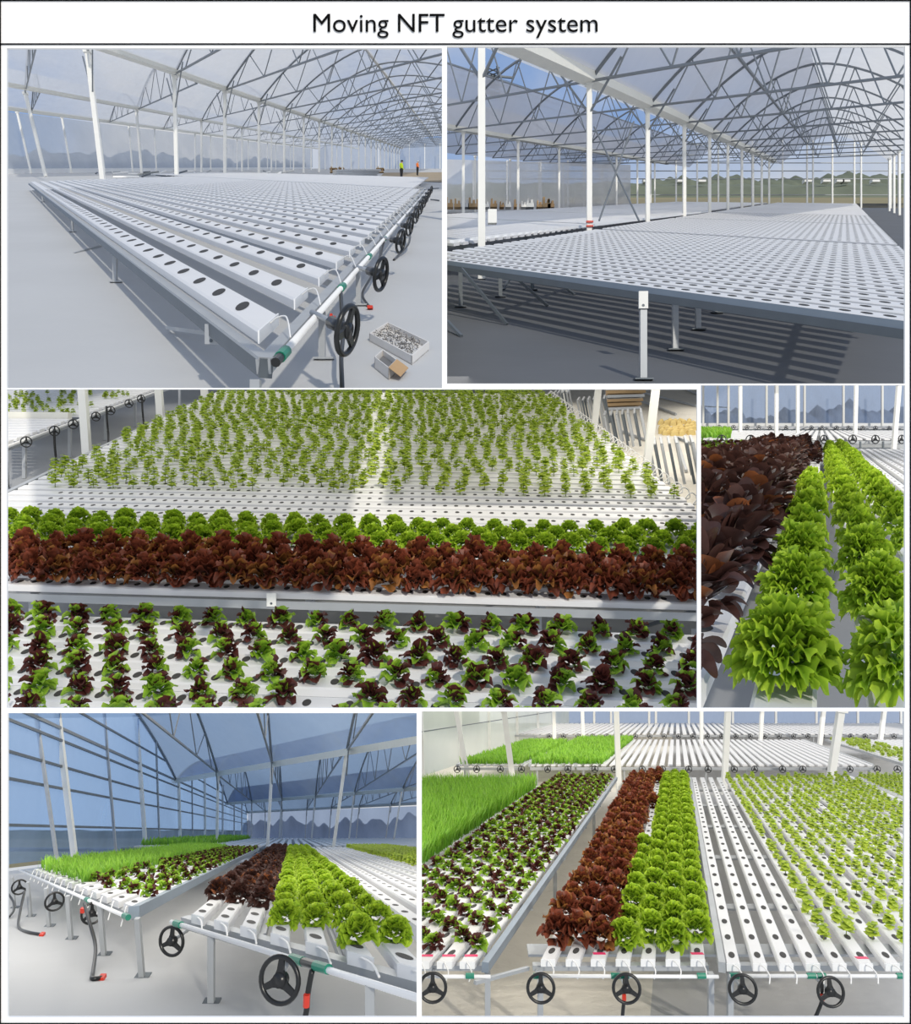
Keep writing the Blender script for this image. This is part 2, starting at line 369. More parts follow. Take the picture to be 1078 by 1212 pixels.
def plant(B, name, meshes, a, d, y, dia, label, cat, group, hs=1.0, jit=.12):
    o = bpy.data.objects.new(name, random.choice(meshes)); reg(o)
    s = dia*random.uniform(1-jit, 1+jit)
    o.location = B.W(a, d, y); o.rotation_euler = (random.uniform(-.08, .08), random.uniform(-.08, .08), random.uniform(0, 6.28)); o.scale = (s, s, s*hs)
    return tag(o, label, cat, group)
def stuff_plants(B, name, meshes, spots, label, cat, mat):
    """the many small plants beyond the countable ones, joined"""
    V, Fc, T, H = [], [], [], []; o = 0
    cache = []
    for me in meshes:
        n = len(me.vertices); v = np.empty(n*3, np.float32); me.vertices.foreach_get('co', v)
        t = np.empty(n, np.float32); h = np.empty(n, np.float32); me.attributes['tip'].data.foreach_get('value', t); me.attributes['hue'].data.foreach_get('value', h)
        cache.append((v.reshape(-1, 3), [tuple(p.vertices) for p in me.polygons], t, h))
    for a, d, y, dia, hs in spots:
        v, f, t, h = random.choice(cache); c, s = math.cos(random.uniform(0, 6.28)), 0; an = random.uniform(0, 6.28); c, s = math.cos(an)*dia, math.sin(an)*dia
        p = B.W(a, d, y); V.append(np.stack([v[:, 0]*c-v[:, 1]*s+p.x, v[:, 0]*s+v[:, 1]*c+p.y, v[:, 2]*dia*hs+p.z], 1))
        Fc += [tuple(i+o for i in q) for q in f]; T.append(t); H.append(h); o += len(v)
    V = np.concatenate(V); org = Vector(V[0].tolist()); me = bpy.data.meshes.new(name)
    me.from_pydata((V-np.array(org)).tolist(), [], Fc); me.materials.append(MATS[mat])
    for nm, dat in (('tip', T), ('hue', H)):
        at = me.attributes.new(nm, 'FLOAT', 'POINT'); at.data.foreach_set('value', np.concatenate(dat))
    ob = bpy.data.objects.new(name, me); reg(ob); ob.location = org
    return tag(ob, label, cat, None, 'stuff')
def herb_stuff(B, name, fn, n, hgt, label, cat, wd=.008):
    """fine feathery herbs: thin curved blades nobody could count"""
    V, Fc, T = [], [], []
    for i in range(n):
        a, d, y, s = fn(); p = B.W(a, d, y); az = random.uniform(0, 6.28); ln = hgt*s*random.uniform(.6, 1.1); le = random.uniform(.15, .6)*ln
        x, yy = math.cos(az), math.sin(az); o = len(V); q = wd*s
        V += [p+Vector((-yy*q, x*q, 0)), p+Vector((yy*q, -x*q, 0)), p+Vector((x*le*.4+yy*q*1.3, yy*le*.4-x*q*1.3, ln*.6)), p+Vector((x*le*.4-yy*q*1.3, yy*le*.4+x*q*1.3, ln*.6)), p+Vector((x*le, yy*le, ln))]
        Fc += [(o, o+1, o+2, o+3), (o+3, o+2, o+4)]; T += [.1, .1, .6, .6, 1]
    org = V[0].copy(); me = bpy.data.meshes.new(name); me.from_pydata([v-org for v in V], [], Fc); me.materials.append(MATS['leaf_dill'])
    at = me.attributes.new('tip', 'FLOAT', 'POINT'); at.data.foreach_set('value', np.array(T, np.float32))
    at = me.attributes.new('hue', 'FLOAT', 'POINT'); at.data.foreach_set('value', np.repeat(rng.random(n), 5).astype(np.float32))
    ob = bpy.data.objects.new(name, me); reg(ob); ob.location = org
    return tag(ob, label, cat, None, 'stuff')

# ------------------------------------------------------------------ building pieces
def post(B, p0, p1, wd, label, group, mat='post', name='support_post'):
    """square tube with a foot plate and a head plate"""
    t = thing(name, label, 'post', p0, group)
    m = MB(); m.beam(p0, p1, wd); part('shaft', m, mat, t)
    m = MB(); ax = (Vector(p1)-Vector(p0)).normalized(); m.beam(Vector(p1)-ax*wd*.8, Vector(p1)+ax*wd*.2, wd*1.6); part('head_plate', m, mat, t)
    return t
def arch_y(t, ye, yr, ex=1.75): return ye+(yr-ye)*(1-abs(2*t-1)**ex)
def truss(B, E, vec, ye, yr, r, label, group, t0=0.0, t1=1.0, web=6, each=True):
    """arched roof truss: arch tube, bottom chord, web bars"""
    P = lambda t, y: B.W(E[0]+vec[0]*t, E[1]+vec[1]*t, y)
    th = thing('roof_truss', label, 'truss', P(max(t0, 0), ye), group)
    n = 18; ts = [t0+(t1-t0)*i/n for i in range(n+1)]
    if t0 < .5 < t1: ts = sorted(ts+[.5])
    m = MB(); m.tube([P(t, arch_y(t, ye, yr)) for t in ts], r, 4); part('arch', m, 'truss', th)
    m = MB(); m.tube([P(t0, ye), P(t1, ye)], r*.75, 4); part('bottom_chord', m, 'truss', th)
    m = MB()
    for i in range(web):
        for q in (-1, 1):
            tb = (i+.5)/web; tt = tb+q*.5/web
            if t0 <= tb <= t1 and t0 <= tt <= t1 and .02 < tt < .98:
                b = MB(); b.tube([P(tb, ye), P(tt, arch_y(tt, ye, yr))], r*.45, 4)
                if each: part('web_bar', b, 'truss', th)
                else: m.add(b.v, b.f)
    if m.v: part('web_bars', m, 'truss', th, kind='stuff')
    return th
def roof_film(B, E, run, vec, ye, yr, t0, t1, mat, label, group=None, nr=12, n=14):
    mb = MB()
    mb.grid(lambda i, j: B.W(E[0]+run[0]*i+vec[0]*(t0+(t1-t0)*j), E[1]+run[1]*i+vec[1]*(t0+(t1-t0)*j), arch_y(t0+(t1-t0)*j, ye, yr)+.03), nr, n)
    return top('roof_film', mb, mat, label, 'roof film', group, smooth=True)
def sheet(B, name, pts, mat, label=None, cat=None, kind='structure', n=1):
    mb = MB(); P = [B.W(*p) for p in pts]
    mb.add(P, [(0, 1, 2, 3)]); return top(name, mb, mat, label, cat, None, kind)
def ridge(B, name, p0, p1, ht, depth, mat, label, cat, seed=0, n=220, rough=.35):
    """wooded rise of the land: a solid bank with an uneven crest"""
    rd = random.Random(seed); ph = [rd.uniform(0, 6.28) for _ in range(6)]
    def hh(t): return ht*(1+rough*(.5*math.sin(5*t+ph[0])+.4*math.sin(17*t+ph[1])+.35*math.sin(41*t+ph[2])+.3*math.sin(83*t+ph[3])+.3*math.sin(147*t+ph[4])+.25*math.sin(211*t+ph[5])))
    mb = MB(); row = [(0, 0), (.15, .75), (.5, 1), (.85, .7), (1, 0)]
    mb.grid(lambda i, j: B.W(p0[0]+(p1[0]-p0[0])*i, p0[1]+(p1[1]-p0[1])*i+depth*row[round(j*4)][0], row[round(j*4)][1]*hh(i)), n, 4)
    return top(name, mb, mat, label, cat, smooth=True)
def hose(parent, pts, r, mat='plastic_black', name='drain_hose', n=8):
    P = [Vector(p) for p in pts]; out = []
    for i in range(len(P)-1):      # smooth through the points
        a, b, c, d = P[max(i-1, 0)], P[i], P[i+1], P[min(i+2, len(P)-1)]
        for q in range(5):
            t = q/5; out.append(.5*((2*b)+(c-a)*t+(2*a-5*b+4*c-d)*t*t+(3*b-a-3*c+d)*t**3))
    out.append(P[-1]); m = MB(); m.tube(out, r, n); return part(name, m, mat, parent, smooth=True)

# ================================================================== the six openings of the white display wall
RECTS = dict(b1=(8, 57, 523, 459.2), b2=(529, 55, 1071, 454), b3=(8, 460.8, 825, 838), b4=(829.5, 456, 1071, 838), b5=(9, 844, 493, 1204), b6=(499, 842, 1070, 1204))
YB = 2.05
def bp(u, v, y=YB): return Vector(((u-CX)*YB/F, y, ZC+(CY-v)*YB/F))
mb = MB(); xs = sorted({-6, 1084}|{r[i] for r in RECTS.values() for i in (0, 2)}); ys = sorted({-6, 1218}|{r[i] for r in RECTS.values() for i in (1, 3)})
idx = {}
def vid(x, y):
    if (x, y) not in idx: idx[(x, y)] = len(mb.v); mb.v.append(bp(x, y))
    return idx[(x, y)]
for i in range(len(xs)-1):
    for j in range(len(ys)-1):
        cx, cy = (xs[i]+xs[i+1])/2, (ys[j]+ys[j+1])/2
        if not any(r[0] < cx < r[2] and r[1] < cy < r[3] for r in RECTS.values()):
            mb.f.append((vid(xs[i], ys[j]), vid(xs[i], ys[j+1]), vid(xs[i+1], ys[j+1]), vid(xs[i+1], ys[j])))
wall = top('wall_front', mb, 'board', kind='structure'); wall['label'] = 'white display wall with six openings and black printed heading'
md = wall.modifiers.new('thick', 'SOLIDIFY'); md.thickness = .006; md.offset = -1
for a, b, c, d in ((0, .4, 1078, 1.6), (0, 52, 1078, 53.2), (0, 0, 1.4, 1212), (1076.6, 0, 1078, 1212), (0, 1210.4, 1078, 1211.6)):
    m = MB(); m.ppd(bp(a, d, YB-.003), Vector(((c-a)*YB/F, 0, 0)), Vector((0, .002, 0)), Vector((0, 0, (d-b)*YB/F)))
    part('border_line', m, 'ink', wall)
cu = bpy.data.curves.new('heading', 'FONT'); cu.body = 'Moving NFT gutter system'; cu.size = 1.0
tmp = bpy.data.objects.new('heading', cu); COL.objects.link(tmp); bpy.context.view_layer.update()
me = bpy.data.meshes.new_from_object(tmp); bpy.data.objects.remove(tmp)
co = np.array([v.co[:] for v in me.vertices]); x0, x1 = co[:, 0].min(), co[:, 0].max()
s = (707-371)*YB/F/(x1-x0); me.transform(Matrix.Scale(s, 4)); me.materials.clear(); me.materials.append(MATS['ink'])
hd = bpy.data.objects.new('heading_lettering', me); reg(hd); hd.parent = wall; hd.rotation_euler = (math.pi/2, 0, 0)
hd.location = bp(371, 38.5, YB-.003)-ORG[wall]-Vector((x0*s, 0, 0)); tag(hd, 'black heading lettering across the white wall')

# ================================================================== BAY 1: long empty gutter bench, white floor, arched roof
B = BAY = Bay(197, .95, RECTS['b1']); b1 = B
sheet(B, 'floor', [(-260, 2.6), (40, 2.6), (40, 420), (-260, 420)], 'sheet_white')
g, r = (-.53, 1.0), (-.012, 1.0); TY = .35; GH = .045
lab = 'white empty gutter with dark round planting holes on the wheel bench'
for i in range(27):
    d0 = 3.09+.735*i; a0 = -.722-.012*(d0-3.09)
    n = 46 if i < 12 else 36
    gt = gutter(B, a0, d0, (g[0]*30.2, g[1]*30.2), (r[0]*.36, r[1]*.36), TY, GH,
           (ORD[i]+' white gutter from the dark edge rail of the wheel bench') if i < 14 else 'white gutter in the rear rows of the wheel bench', 'gutters on the wheel bench', n, .405*1.1317, .36*1.1317+.16*0, (g[0]*.055, g[1]*.055), (0, .105), single=(24, 20, 16, 12, 9, 7, 5, 4)[i] if i < 8 else 0)
    A = B.W(a0+.004, d0+.18, TY-.02)
    if i < 18:      # end cap lip and thin feed tube curling to the supply pipe
        m = MB(); m.ppd(B.W(a0-.001, d0, TY-GH-.004), B.dv(.006, 0), B.dv(r[0]*.36, .36), Vector((0, 0, GH+.004))); part('end_cap', m, 'pvc', gt)
        c = B.W(a0, d0+.2, TY-.012); q = B.W(-.612-.008*(d0-2.9), d0+.05, .305)
        hose(gt, [c, c+Vector((.035, -.02, .02)), c+Vector((.075, -.05, .012)), q+Vector((0, 0, .01))], .0035, 'tube_white', 'feed_tube', 5)
# second bench further back on the left side of the walkway
for i in range(26):
    d0 = 24+.9*i
    gutter(B, -1.2-.012*i, d0, (g[0]*44, g[1]*44), (0, .48), TY, GH, 'white gutter on the bench behind the wheel bench', 'gutters on the rear bench')
bench = thing('growing_bench', 'long steel gutter bench with a row of black hand wheels and white floor beneath', 'bench', B.W(-.66, 2.9, 0))
m = MB(); c0 = B.W(-.64, 2.86, .265); c1 = B.W(-.64-.53*30.4, 33.2, .265); m.beam(c0, c1, .045, .065); part('edge_rail', m, 'dark_steel', bench)
m = MB(); m.beam(c0+Vector((0, 0, .032)), c1+Vector((0, 0, .032)), .055, .012); part('rail_lip', m, 'steel', bench)
m = MB(); m.beam(B.W(-.65, 2.86, .272), B.W(-.92, 26, .272), .05, .05); part('end_rail', m, 'steel', bench)
m = MB(); m.tube([B.W(-.598, 2.93, .30), B.W(-.78, 24, .30)], .0145, 8); part('supply_pipe', m, 'pvc', bench, smooth=True)
for dd in (4.9, 7.6, 12, 18):
    m = MB(); m.beam(B.W(-.66-.53*0, dd, .25), B.W(-.66-.53*26, dd+26, .25), .03, .04); part('cross_rail', m, 'steel', bench)
for dd in (2.93, 4.55, 6.1, 7.6):
    m = MB(); m.tube([B.W(-.598-.008*(dd-2.93), dd-.05, .30), B.W(-.598-.008*(dd-2.93), dd+.05, .30)], .0205, 10); part('green_fitting', m, 'green_fit', bench)
    if dd == 2.93:
        m = MB(); m.tube([B.W(-.598, dd-.12, .298), B.W(-.598, dd-.05, .30)], .0165, 10); part('pipe_cap', m, 'plastic_black', bench)
WD = [3.29, 5.0, 7.2, 9.0, 11, 13, 15.2, 17.4, 20, 23]
for i, dd in enumerate(WD):
    a = -.421-.012*(dd-3.3); p = B.W(a, dd, .312); wheel(bench, p, .212, (.25, 0, math.radians(76)))
    m = MB(); m.tube([B.W(a-.205, dd+.40, .312), B.W(a-.02, dd+.05, .312)], .013, 8); part('wheel_shaft', m, 'steel', bench, smooth=True)
    m = MB(); m.tube([B.W(a-.085, dd+.165, .312), B.W(a-.02, dd+.04, .312)], .028, 10); part('gear_housing', m, 'plastic_black', bench, smooth=True)
# drain hoses with red valves
p = B.W(-.60, 4.42, .29); q = B.W(-.50, 3.75, .25)
hose(bench, [p, B.W(-.565, 4.2, .23), B.W(-.53, 4.0, .17), B.W(-.50, 3.7, .12), B.W(-.47, 3.5, .05), B.W(-.46, 3.45, -.05), B.W(-.45, 3.4, -.2)], .0105)
m = MB(); m.box(B.W(-.60, 4.12, .205), .03, .02, .014); m.box(B.W(-.605, 4.12, .20), .012, .03, .03); part('red_valve', m, 'red_fit', bench)
p = B.W(-.635, 7.55, .29); hose(bench, [p, B.W(-.62, 6.9, .20), B.W(-.63, 6.4, .13), B.W(-.66, 6.0, .05), B.W(-.60, 5.75, .012), B.W(-.57, 5.65, .012)], .010)
m = MB(); m.box(B.W(-.565, 5.60, .004), .035, .05, .02); part('red_valve', m, 'red_fit', bench)
p = B.W(-.66, 12, .29); hose(bench, [p, B.W(-.60, 11, .2), B.W(-.52, 9.5, .1), B.W(-.60, 8.8, .02), B.W(-.62, 8.5, .01)], .012)
for a, d in ((-.668, 2.825), (-.655, 4.15), (-.66, 5.75), (-.67, 7.6), (-.66-.53*9.2, 12.2), (-.66-.53*19.5, 22.5), (-.66-.53*4, 6.9)):
    m = MB(); m.beam(B.W(a, d, 0), B.W(a, d, .236), .032); lg = part('leg', m, 'steel', bench)
    m = MB(); m.beam(B.W(a-.04, d, .006), B.W(a+.06, d, .006), .05, .01); part('foot_plate', m, 'steel', lg)
a, d = B.fl(256, 385, .27)
m = MB(); m.ppd(B.W(a-.035, d-.05, .20), (.055, 0, 0), (0, .012, 0), (0, 0, .085)); br = part('bracket', m, 'steel', bench)
m = MB(); m.disc(B.W(a-.008, d-.052, .215), (.008, 0, 0), (0, 0, .008), 8); part('bolt', m, 'dark_steel', br)
for (u0, v0, y0), (u1, v1, y1) in (((198, 388, .03), (262, 397, .10)), ((88, 300, 0), (128, 288, .02))):
    P0 = B.W(*B.fl(u0, v0, y0), y0); P1 = B.W(*B.fl(u1, v1, y1), y1); m = MB(); m.beam(P0, P1, .02); part('floor_brace', m, 'steel', bench)
# posts, eaves, trusses
XE, YE, YR = -20.85, 7.85, 12.15
dpost = [50+13.22*i for i in range(-1, 21)]
vec = (.53*46.5, -46.5)
for i, d in enumerate(dpost):
    lean = -.012*max(0, 420-(20850/d))*0
    u = CX+XE/d*F; ln = max(0, (230-u))*.0011
    foot = B.W(XE, d, 0); head = foot+Vector((-ln*YE, 0, YE))
    pt = post(B, foot, head, .26, 'tall cream post carrying the main eave gutter', 'posts under the main eave')
    tm = min(1.0, (d-9)/46.5)
    if tm > .1:
        truss(B, (XE-ln*YE, d), vec, YE, YR, .10, 'grey arched truss over the wheel bench', 'trusses over the wheel bench', 0, tm, 6, each=i < 9)
    for s in (-1, 1):      # V braces at the post head
        m = MB(); q = B.W(XE, d, YE-2.6)+Vector((-ln*(YE-2.6), 0, 0)); e2 = B.W(XE-ln*YE+s*.53*3.0, d-s*3.0, YE+(.55 if s > 0 else 0)); m.tube([q, e2], .055, 4)
        part('head_brace', m, 'truss', pt)
m = MB(); m.beam(B.W(XE, 34, YE+.15), B.W(XE, 330, YE+.15), .7, .35); top('eave_gutter', m, 'eave', 'cream roof gutter running above the tall post row', 'roof gutter')
roof_film(B, (XE, 45), (0, 290), vec, YE, YR, 0, .9, 'film_pale', 'pale plastic roof film over the wheel bench', nr=40)
m = MB(); m.beam(B.W(XE+.53*23.25, 45, YR), B.W(XE+.53*23.25, 320, YR), .25, .25); top('ridge_tube', m, 'post', 'pale ridge tube under the arched film roof', 'ridge tube')
# second and third spans towards the side wall
for i in range(9):
    d = 79+24.2*i; u = CX-38.3/d*F; ln = max(0, (230-u))*.0014; P0 = B.W(-38.3, d, 0); post(B, P0, P0+Vector((-ln*YE, 0, YE)), .26, 'cream post under the middle eave', 'posts under the middle eave')
    truss(B, (-38.3-ln*YE, d), (.53*33, -33), YE, YR-.3, .09, 'grey arched truss beyond the main eave', 'trusses of the second span', 0, 1, 5, each=i < 4)
    truss(B, (-53.7, d+28), (.53*28, -28), YE, YR-1.2, .08, 'thin grey truss beside the film side wall', 'trusses of the side span', 0, 1, 5, each=False)
m = MB(); m.beam(B.W(-38.3, 60, YE+.1), B.W(-38.3, 330, YE+.1), .6, .3); top('eave_gutter', m, 'eave', 'cream roof gutter over the middle post row', 'roof gutter')
roof_film(B, (-38.3, 56), (0, 263), (.53*33, -33), YE, YR-.3, 0, 1, 'film_pale', 'pale roof film over the second span', nr=24)
roof_film(B, (-53.7, 62), (0, 278), (.53*28, -28), YE, YR-1.2, 0, 1, 'film_pale', 'pale roof film over the side span', nr=24)
for i in range(16):
    d = 107+11.2*i; u = CX-53.7/d*F; ln = max(0, (230-u))*.0012; P0 = B.W(-53.7, d, 0); post(B, P0, P0+Vector((-ln*YE, 0, YE)), .22, 'slim pale post along the film side wall', 'side wall posts')
m = MB(); m.beam(B.W(-53.7, 90, YE+.1), B.W(-53.7, 330, YE+.1), .5, .5); top('eave_gutter', m, 'eave', 'pale eave along the film side wall', 'roof gutter')
m = MB(); m.grid(lambda i, j: B.W(-56.6, 85+250*i, .6+(YE-.6)*j), 20, 3); top('wall_left', m, 'film_mist', kind='structure')
m = MB(); m.beam(B.W(-56.5, 85, .3), B.W(-56.5, 330, .3), .3, .7); top('baseboard_left', m, 'pvc', kind='structure')
m = MB(); m.grid(lambda i, j: B.W(-54.3+130*i, 335, YR*j), 20, 3); top('wall_back', m, 'film_mist', kind='structure')
for i in range(7):
    P0 = B.W(-30+6*i, 330, 0); post(B, P0, P0+Vector((0, 0, YE+2)), .25, 'pale post against the far end film', 'end wall posts')
ridge(B, 'tree_line', (-95, 90), (-60, 330), 3.4, 10, 'hedge_haze', 'blurred dark trees beyond the film side wall', 'trees', 2, rough=.35)
# things lying beyond the bench
for i in range(26):
    d = random.uniform(66, 120); a = -.40*d+random.uniform(-.08, .38)*d*.5; m = MB(); an = random.uniform(0, 3.1); L = random.uniform(1.0, 3.5)
    m.beam(B.W(a, d, .12), B.W(a+L*math.cos(an), d+L*math.sin(an), .12+random.uniform(0, .5)), .12)
    top('steel_offcut', m, random.choice(['pvc', 'steel', 'dark_steel']), 'loose metal bar lying on the white floor behind the benches', 'metal bar', 'loose bars behind the benches')
st = thing('gutter_stack', 'stack of grey gutters lying on the floor past the bench', 'stack', B.W(*B.fl(418, 211), 0))
a0, d0 = B.fl(396, 213); a1, d1 = B.fl(438, 211)
for i in range(5):
    for j in range(3):
        m = MB(); m.beam(B.W(a0+.12*j, d0+.5*j, .1+.14*i), B.W(a1+.12*j+.1*i, d1+.5*j, .1+.14*i), .3, .11); part('stacked_gutter', m, 'steel', st)
for u, v, c in ((395, 205, 'wood'), (404, 203, 'cardboard'), (450, 205, 'wood')):
    a, d = B.fl(u, v); m = MB(); m.box(B.W(a, d, 0), 1.0, .8, .12); m.box(B.W(a-.3, d, .12), .12, .8, .7); m.box(B.W(a+.3, d, .12), .12, .8, .5); m.box(B.W(a, d, .5), 1.1, .8, .1)
    top('wooden_crate', m, c, 'small wooden crate on the floor by the far posts', 'crate', 'crates by the far posts')
sheet(B, 'floor_strip', [B.fl(445, 214)+(.03,), B.fl(526, 216)+(.03,), B.fl(526, 204)+(.03,), B.fl(455, 204.5)+(.03,)], 'earth', 'strip of bare brown earth past the bench', 'ground')
for i in range(9):
    u, v = 492+random.uniform(-8, 28), 222+random.uniform(-7, 20); a, d = B.fl(u, v); m = MB(); an = random.uniform(0, 3); L = random.uniform(.2, .6)
    m.beam(B.W(a, d, .02), B.W(a+L*math.cos(an)*.6, d+L*math.sin(an), .03), .03); top('floor_rod', m, 'dark_steel', 'short dark rod lying on the white floor by the wheels', 'rod', 'rods beside the wheels')
# carton of bolts
c = B.W(*B.fl(478, 440), 0); bx = thing('bolt_carton', 'long open white carton spilling screws on the white floor', 'carton', c)
ex = Vector((.30, -.42, -.42*B.k)).normalized()*.36; ex = B.dv(.26, -.55); ey = B.dv(.07, .32)
A = B.W(*B.fl(437, 404), 0)
for nm, (o, e1, e2, hh) in dict(carton_base=(Vector(), ex, ey, .006), carton_side=(Vector(), ex, ey*.03, .045)).items():
    m = MB(); m.ppd(A+o, e1, e2, (0, 0, hh)); part(nm, m, 'carton', bx)
m = MB(); m.ppd(A+ey, ex, ey*.03, (0, 0, .045)); part('carton_side', m, 'carton', bx)
m = MB(); m.ppd(A, ex*.02, ey, (0, 0, .045)); part('carton_end', m, 'carton', bx)
m = MB(); m.ppd(A+ex*.98, ex*.02, ey, (0, 0, .045)); part('carton_end', m, 'carton', bx)
m = MB()
for i in range(380):
    p = A+ex*random.uniform(.08, .9)+ey*random.uniform(.1, .9)+Vector((0, 0, .02+random.uniform(0, .03))); an = random.uniform(0, 6.28); q = Vector((math.cos(an)*.008, math.sin(an)*.03, random.uniform(-.004, .008))); m.tube([p, p+q], .002, 4)
part('screws', m, 'bolt', bx, kind='stuff')
A2 = B.W(*B.fl(443, 436), 0); ex2 = B.dv(.085, -.22); ey2 = B.dv(.025, .16)
bx2 = thing('small_carton', 'small open white carton with a brown flap', 'carton', A2)
m = MB(); m.ppd(A2, ex2, ey2, (0, 0, .005)); part('carton_base', m, 'carton', bx2)
for o, e1, e2 in ((Vector(), ex2, ey2*.05), (ey2*.95, ex2, ey2*.05), (Vector(), ex2*.04, ey2), (ex2*.96, ex2*.04, ey2)):
    m = MB(); m.ppd(A2+o, e1, e2, (0, 0, .055)); part('carton_side', m, 'carton', bx2)
m = MB(); m.ppd(A2+ex2+Vector((0, 0, .055)), Vector((.055, -.03, -.045)), ey2, (0, 0, .003)); part('carton_flap', m, 'cardboard', bx2)
m = MB(); m.ppd(A2+ex2*.1+ey2*.1+Vector((0, 0, .02)), ex2*.8, ey2*.8, (0, 0, .012)); part('packed_bolts', m, 'bolt', bx2)

def person(B, u, v, hgt, vest, label, lean):
    """small standing figure: one skinned body, hard hat as a child"""
    a, d = B.fl(u, v); o = B.W(a, d, 0); H = hgt
    J = dict(pelvis=(0, 0, .52), chest=(.02*lean, -.0, .70), neck=(.05*lean, 0, .84), head=(.065*lean, 0, .93), lk=(-.05, 0, .28), lf=(-.09, 0, .03), rk=(.06, 0, .28), rf=(.03, 0, .03),
             ls=(-.10, 0, .80), le=(-.13, .02, .64), lh=(-.06, -.08, .55), rs=(.12, 0, .80), re=(.16, .02, .64), rh=(.12, -.08, .55), lt=(-.09, -.07, .02), rt=(.03, -.07, .02))
    R = dict(pelvis=.085, chest=.10, neck=.035, head=.062, lk=.05, lf=.035, rk=.05, rf=.035, ls=.045, le=.034, lh=.025, rs=.045, re=.034, rh=.025, lt=.028, rt=.028)
    E = [('pelvis', 'chest'), ('chest', 'neck'), ('neck', 'head'), ('pelvis', 'lk'), ('lk', 'lf'), ('pelvis', 'rk'), ('rk', 'rf'), ('chest', 'ls'), ('ls', 'le'), ('le', 'lh'), ('chest', 'rs'), ('rs', 're'), ('re', 'rh'), ('lf', 'lt'), ('rf', 'rt')]
    ks = list(J); me = bpy.data.meshes.new('person'); me.from_pydata([Vector(J[k])*H for k in ks], [(ks.index(x), ks.index(y)) for x, y in E], [])
    ob = bpy.data.objects.new('person', me); COL.objects.link(ob); sk = ob.modifiers.new('skin', 'SKIN')
    for i, k in enumerate(ks): me.skin_vertices[0].data[i].radius = (R[k]*H, R[k]*H*.85); me.skin_vertices[0].data[i].use_root = k == 'pelvis'
    sb = ob.modifiers.new('sub', 'SUBSURF'); sb.levels = 1; sb.render_levels = 1
    bpy.context.view_layer.update(); m2 = bpy.data.meshes.new_from_object(ob.evaluated_get(bpy.context.evaluated_depsgraph_get())); bpy.data.objects.remove(ob)
    m2.materials.clear()
    for k in ('cloth_black', vest, 'skin'): m2.materials.append(MATS[k])
    for p in m2.polygons:
        z = p.center.z/H; p.material_index = 0 if z < .53 else (1 if z < .84 and abs(p.center.x)/H < .2 else 2); p.use_smooth = True
    o2 = bpy.data.objects.new('person', m2); reg(o2); o2.location = o; o2.rotation_euler = (0, 0, 1.2); ORG[o2] = o; tag(o2, label, 'person')
    m = MB(); m.tube([(J['head'][0]*H, 0, .955*H), (J['head'][0]*H, 0, .99*H), (J['head'][0]*H, 0, 1.01*H)], .075*H, 10, .02*H)
    hat = bpy.data.objects.new('hard_hat', mesh_of('hard_hat', m, 'hat_white' if vest == 'vest_orange' else 'cloth_black', Vector(), True)); reg(hat); hat.parent = o2
person(B, 475, 213, 1.42, 'vest_yellow', 'person in yellow vest and black trousers walking past the benches', 1)
person(B, 494, 208, 1.55, 'vest_orange', 'person in orange vest and white hard hat bending over', 1.6)

# ================================================================== BAY 2: low view across wide benches, roof vent open to the sky
B = BAY = Bay(228, 1.4, RECTS['b2']); b2 = B
sheet(B, 'floor', [(-40, 4.6), (30, 4.6), (110, 110), (-60, 110)], 'sheet_white_shaded')
g, r = (-.62, 1.0), (.461, 1.0); TY = .6; GH = .05
O = Vector((3.07, 4.9))       # near corner of the first gutter, out of the frame on the right
off = lambda a, d: .461*d-a
def row_end(a, d, o_end): return (o_end-off(a, d))/1.081
NB, PT = 23, .345
for k in range(3):
    for i in range(NB):
        t = (k*(NB*PT+.35))+i*PT; a, d = O.x+r[0]*t, O.y+r[1]*t
        # start where the row enters the view
        s0 = 0.0 if k == 0 else max(0, -(.40*d-a+.0)*0)
        L = row_end(a, d, 5.45)
        nh = min(58, int(L/.135)-2) if k == 0 else (int(L/.135)-2 if k == 1 and i < 10 else 0)
        gutter(B, a, d, (g[0]*L, g[1]*L), (r[0]*.20, r[1]*.20), TY, GH, ((ORD[i]+' white gutter behind the long front beam of the wide bench' if i < 12 else 'white gutter in the rear rows of the wide bench') if k == 0 else 'white gutter on a farther bench behind the dark walkway gap'),
               ('gutters on the front bench' if k == 0 else 'gutters on the farther benches'), nh if k == 0 else 0, .135*1.1767, .09, (g[0]*.04, g[1]*.04), (r[0]*.045, r[1]*.045), single=(44 if i < 2 else 26 if i < 5 else 0) if k == 0 else 0)
m = MB(); hm = MB()
for k in range(3, 7):
    for i in range(NB):
        t = (k*(NB*PT+.35))+i*PT; a, d = O.x+r[0]*t, O.y+r[1]*t; L = row_end(a, d, 5.45)
        m.extr(B.W(a, d, TY-GH), B.dv(g[0]*L, g[1]*L), B.dv(r[0]*.2, r[1]*.2), Vector((0, 0, GH)), PROF)
top('far_gutters', m, 'gutter', 'many far white gutters running to the end of the greenhouse', 'gutter', None, 'stuff')
m = MB()
for i in range(150):
    t = 2.0+i*PT+(i//NB)*.35; a, d = O.x+r[0]*t, O.y+r[1]*t; s0 = row_end(a, d, 6.2); s1 = row_end(a, d, 15.0)
    m.extr(B.W(a+g[0]*s0, d+g[1]*s0, TY-GH), B.dv(g[0]*(s1-s0), g[1]*(s1-s0)), B.dv(r[0]*.2, r[1]*.2), Vector((0, 0, GH)), PROF)
top('far_gutters', m, 'gutter', 'many white gutters on the benches beyond the post row', 'gutter', None, 'stuff')
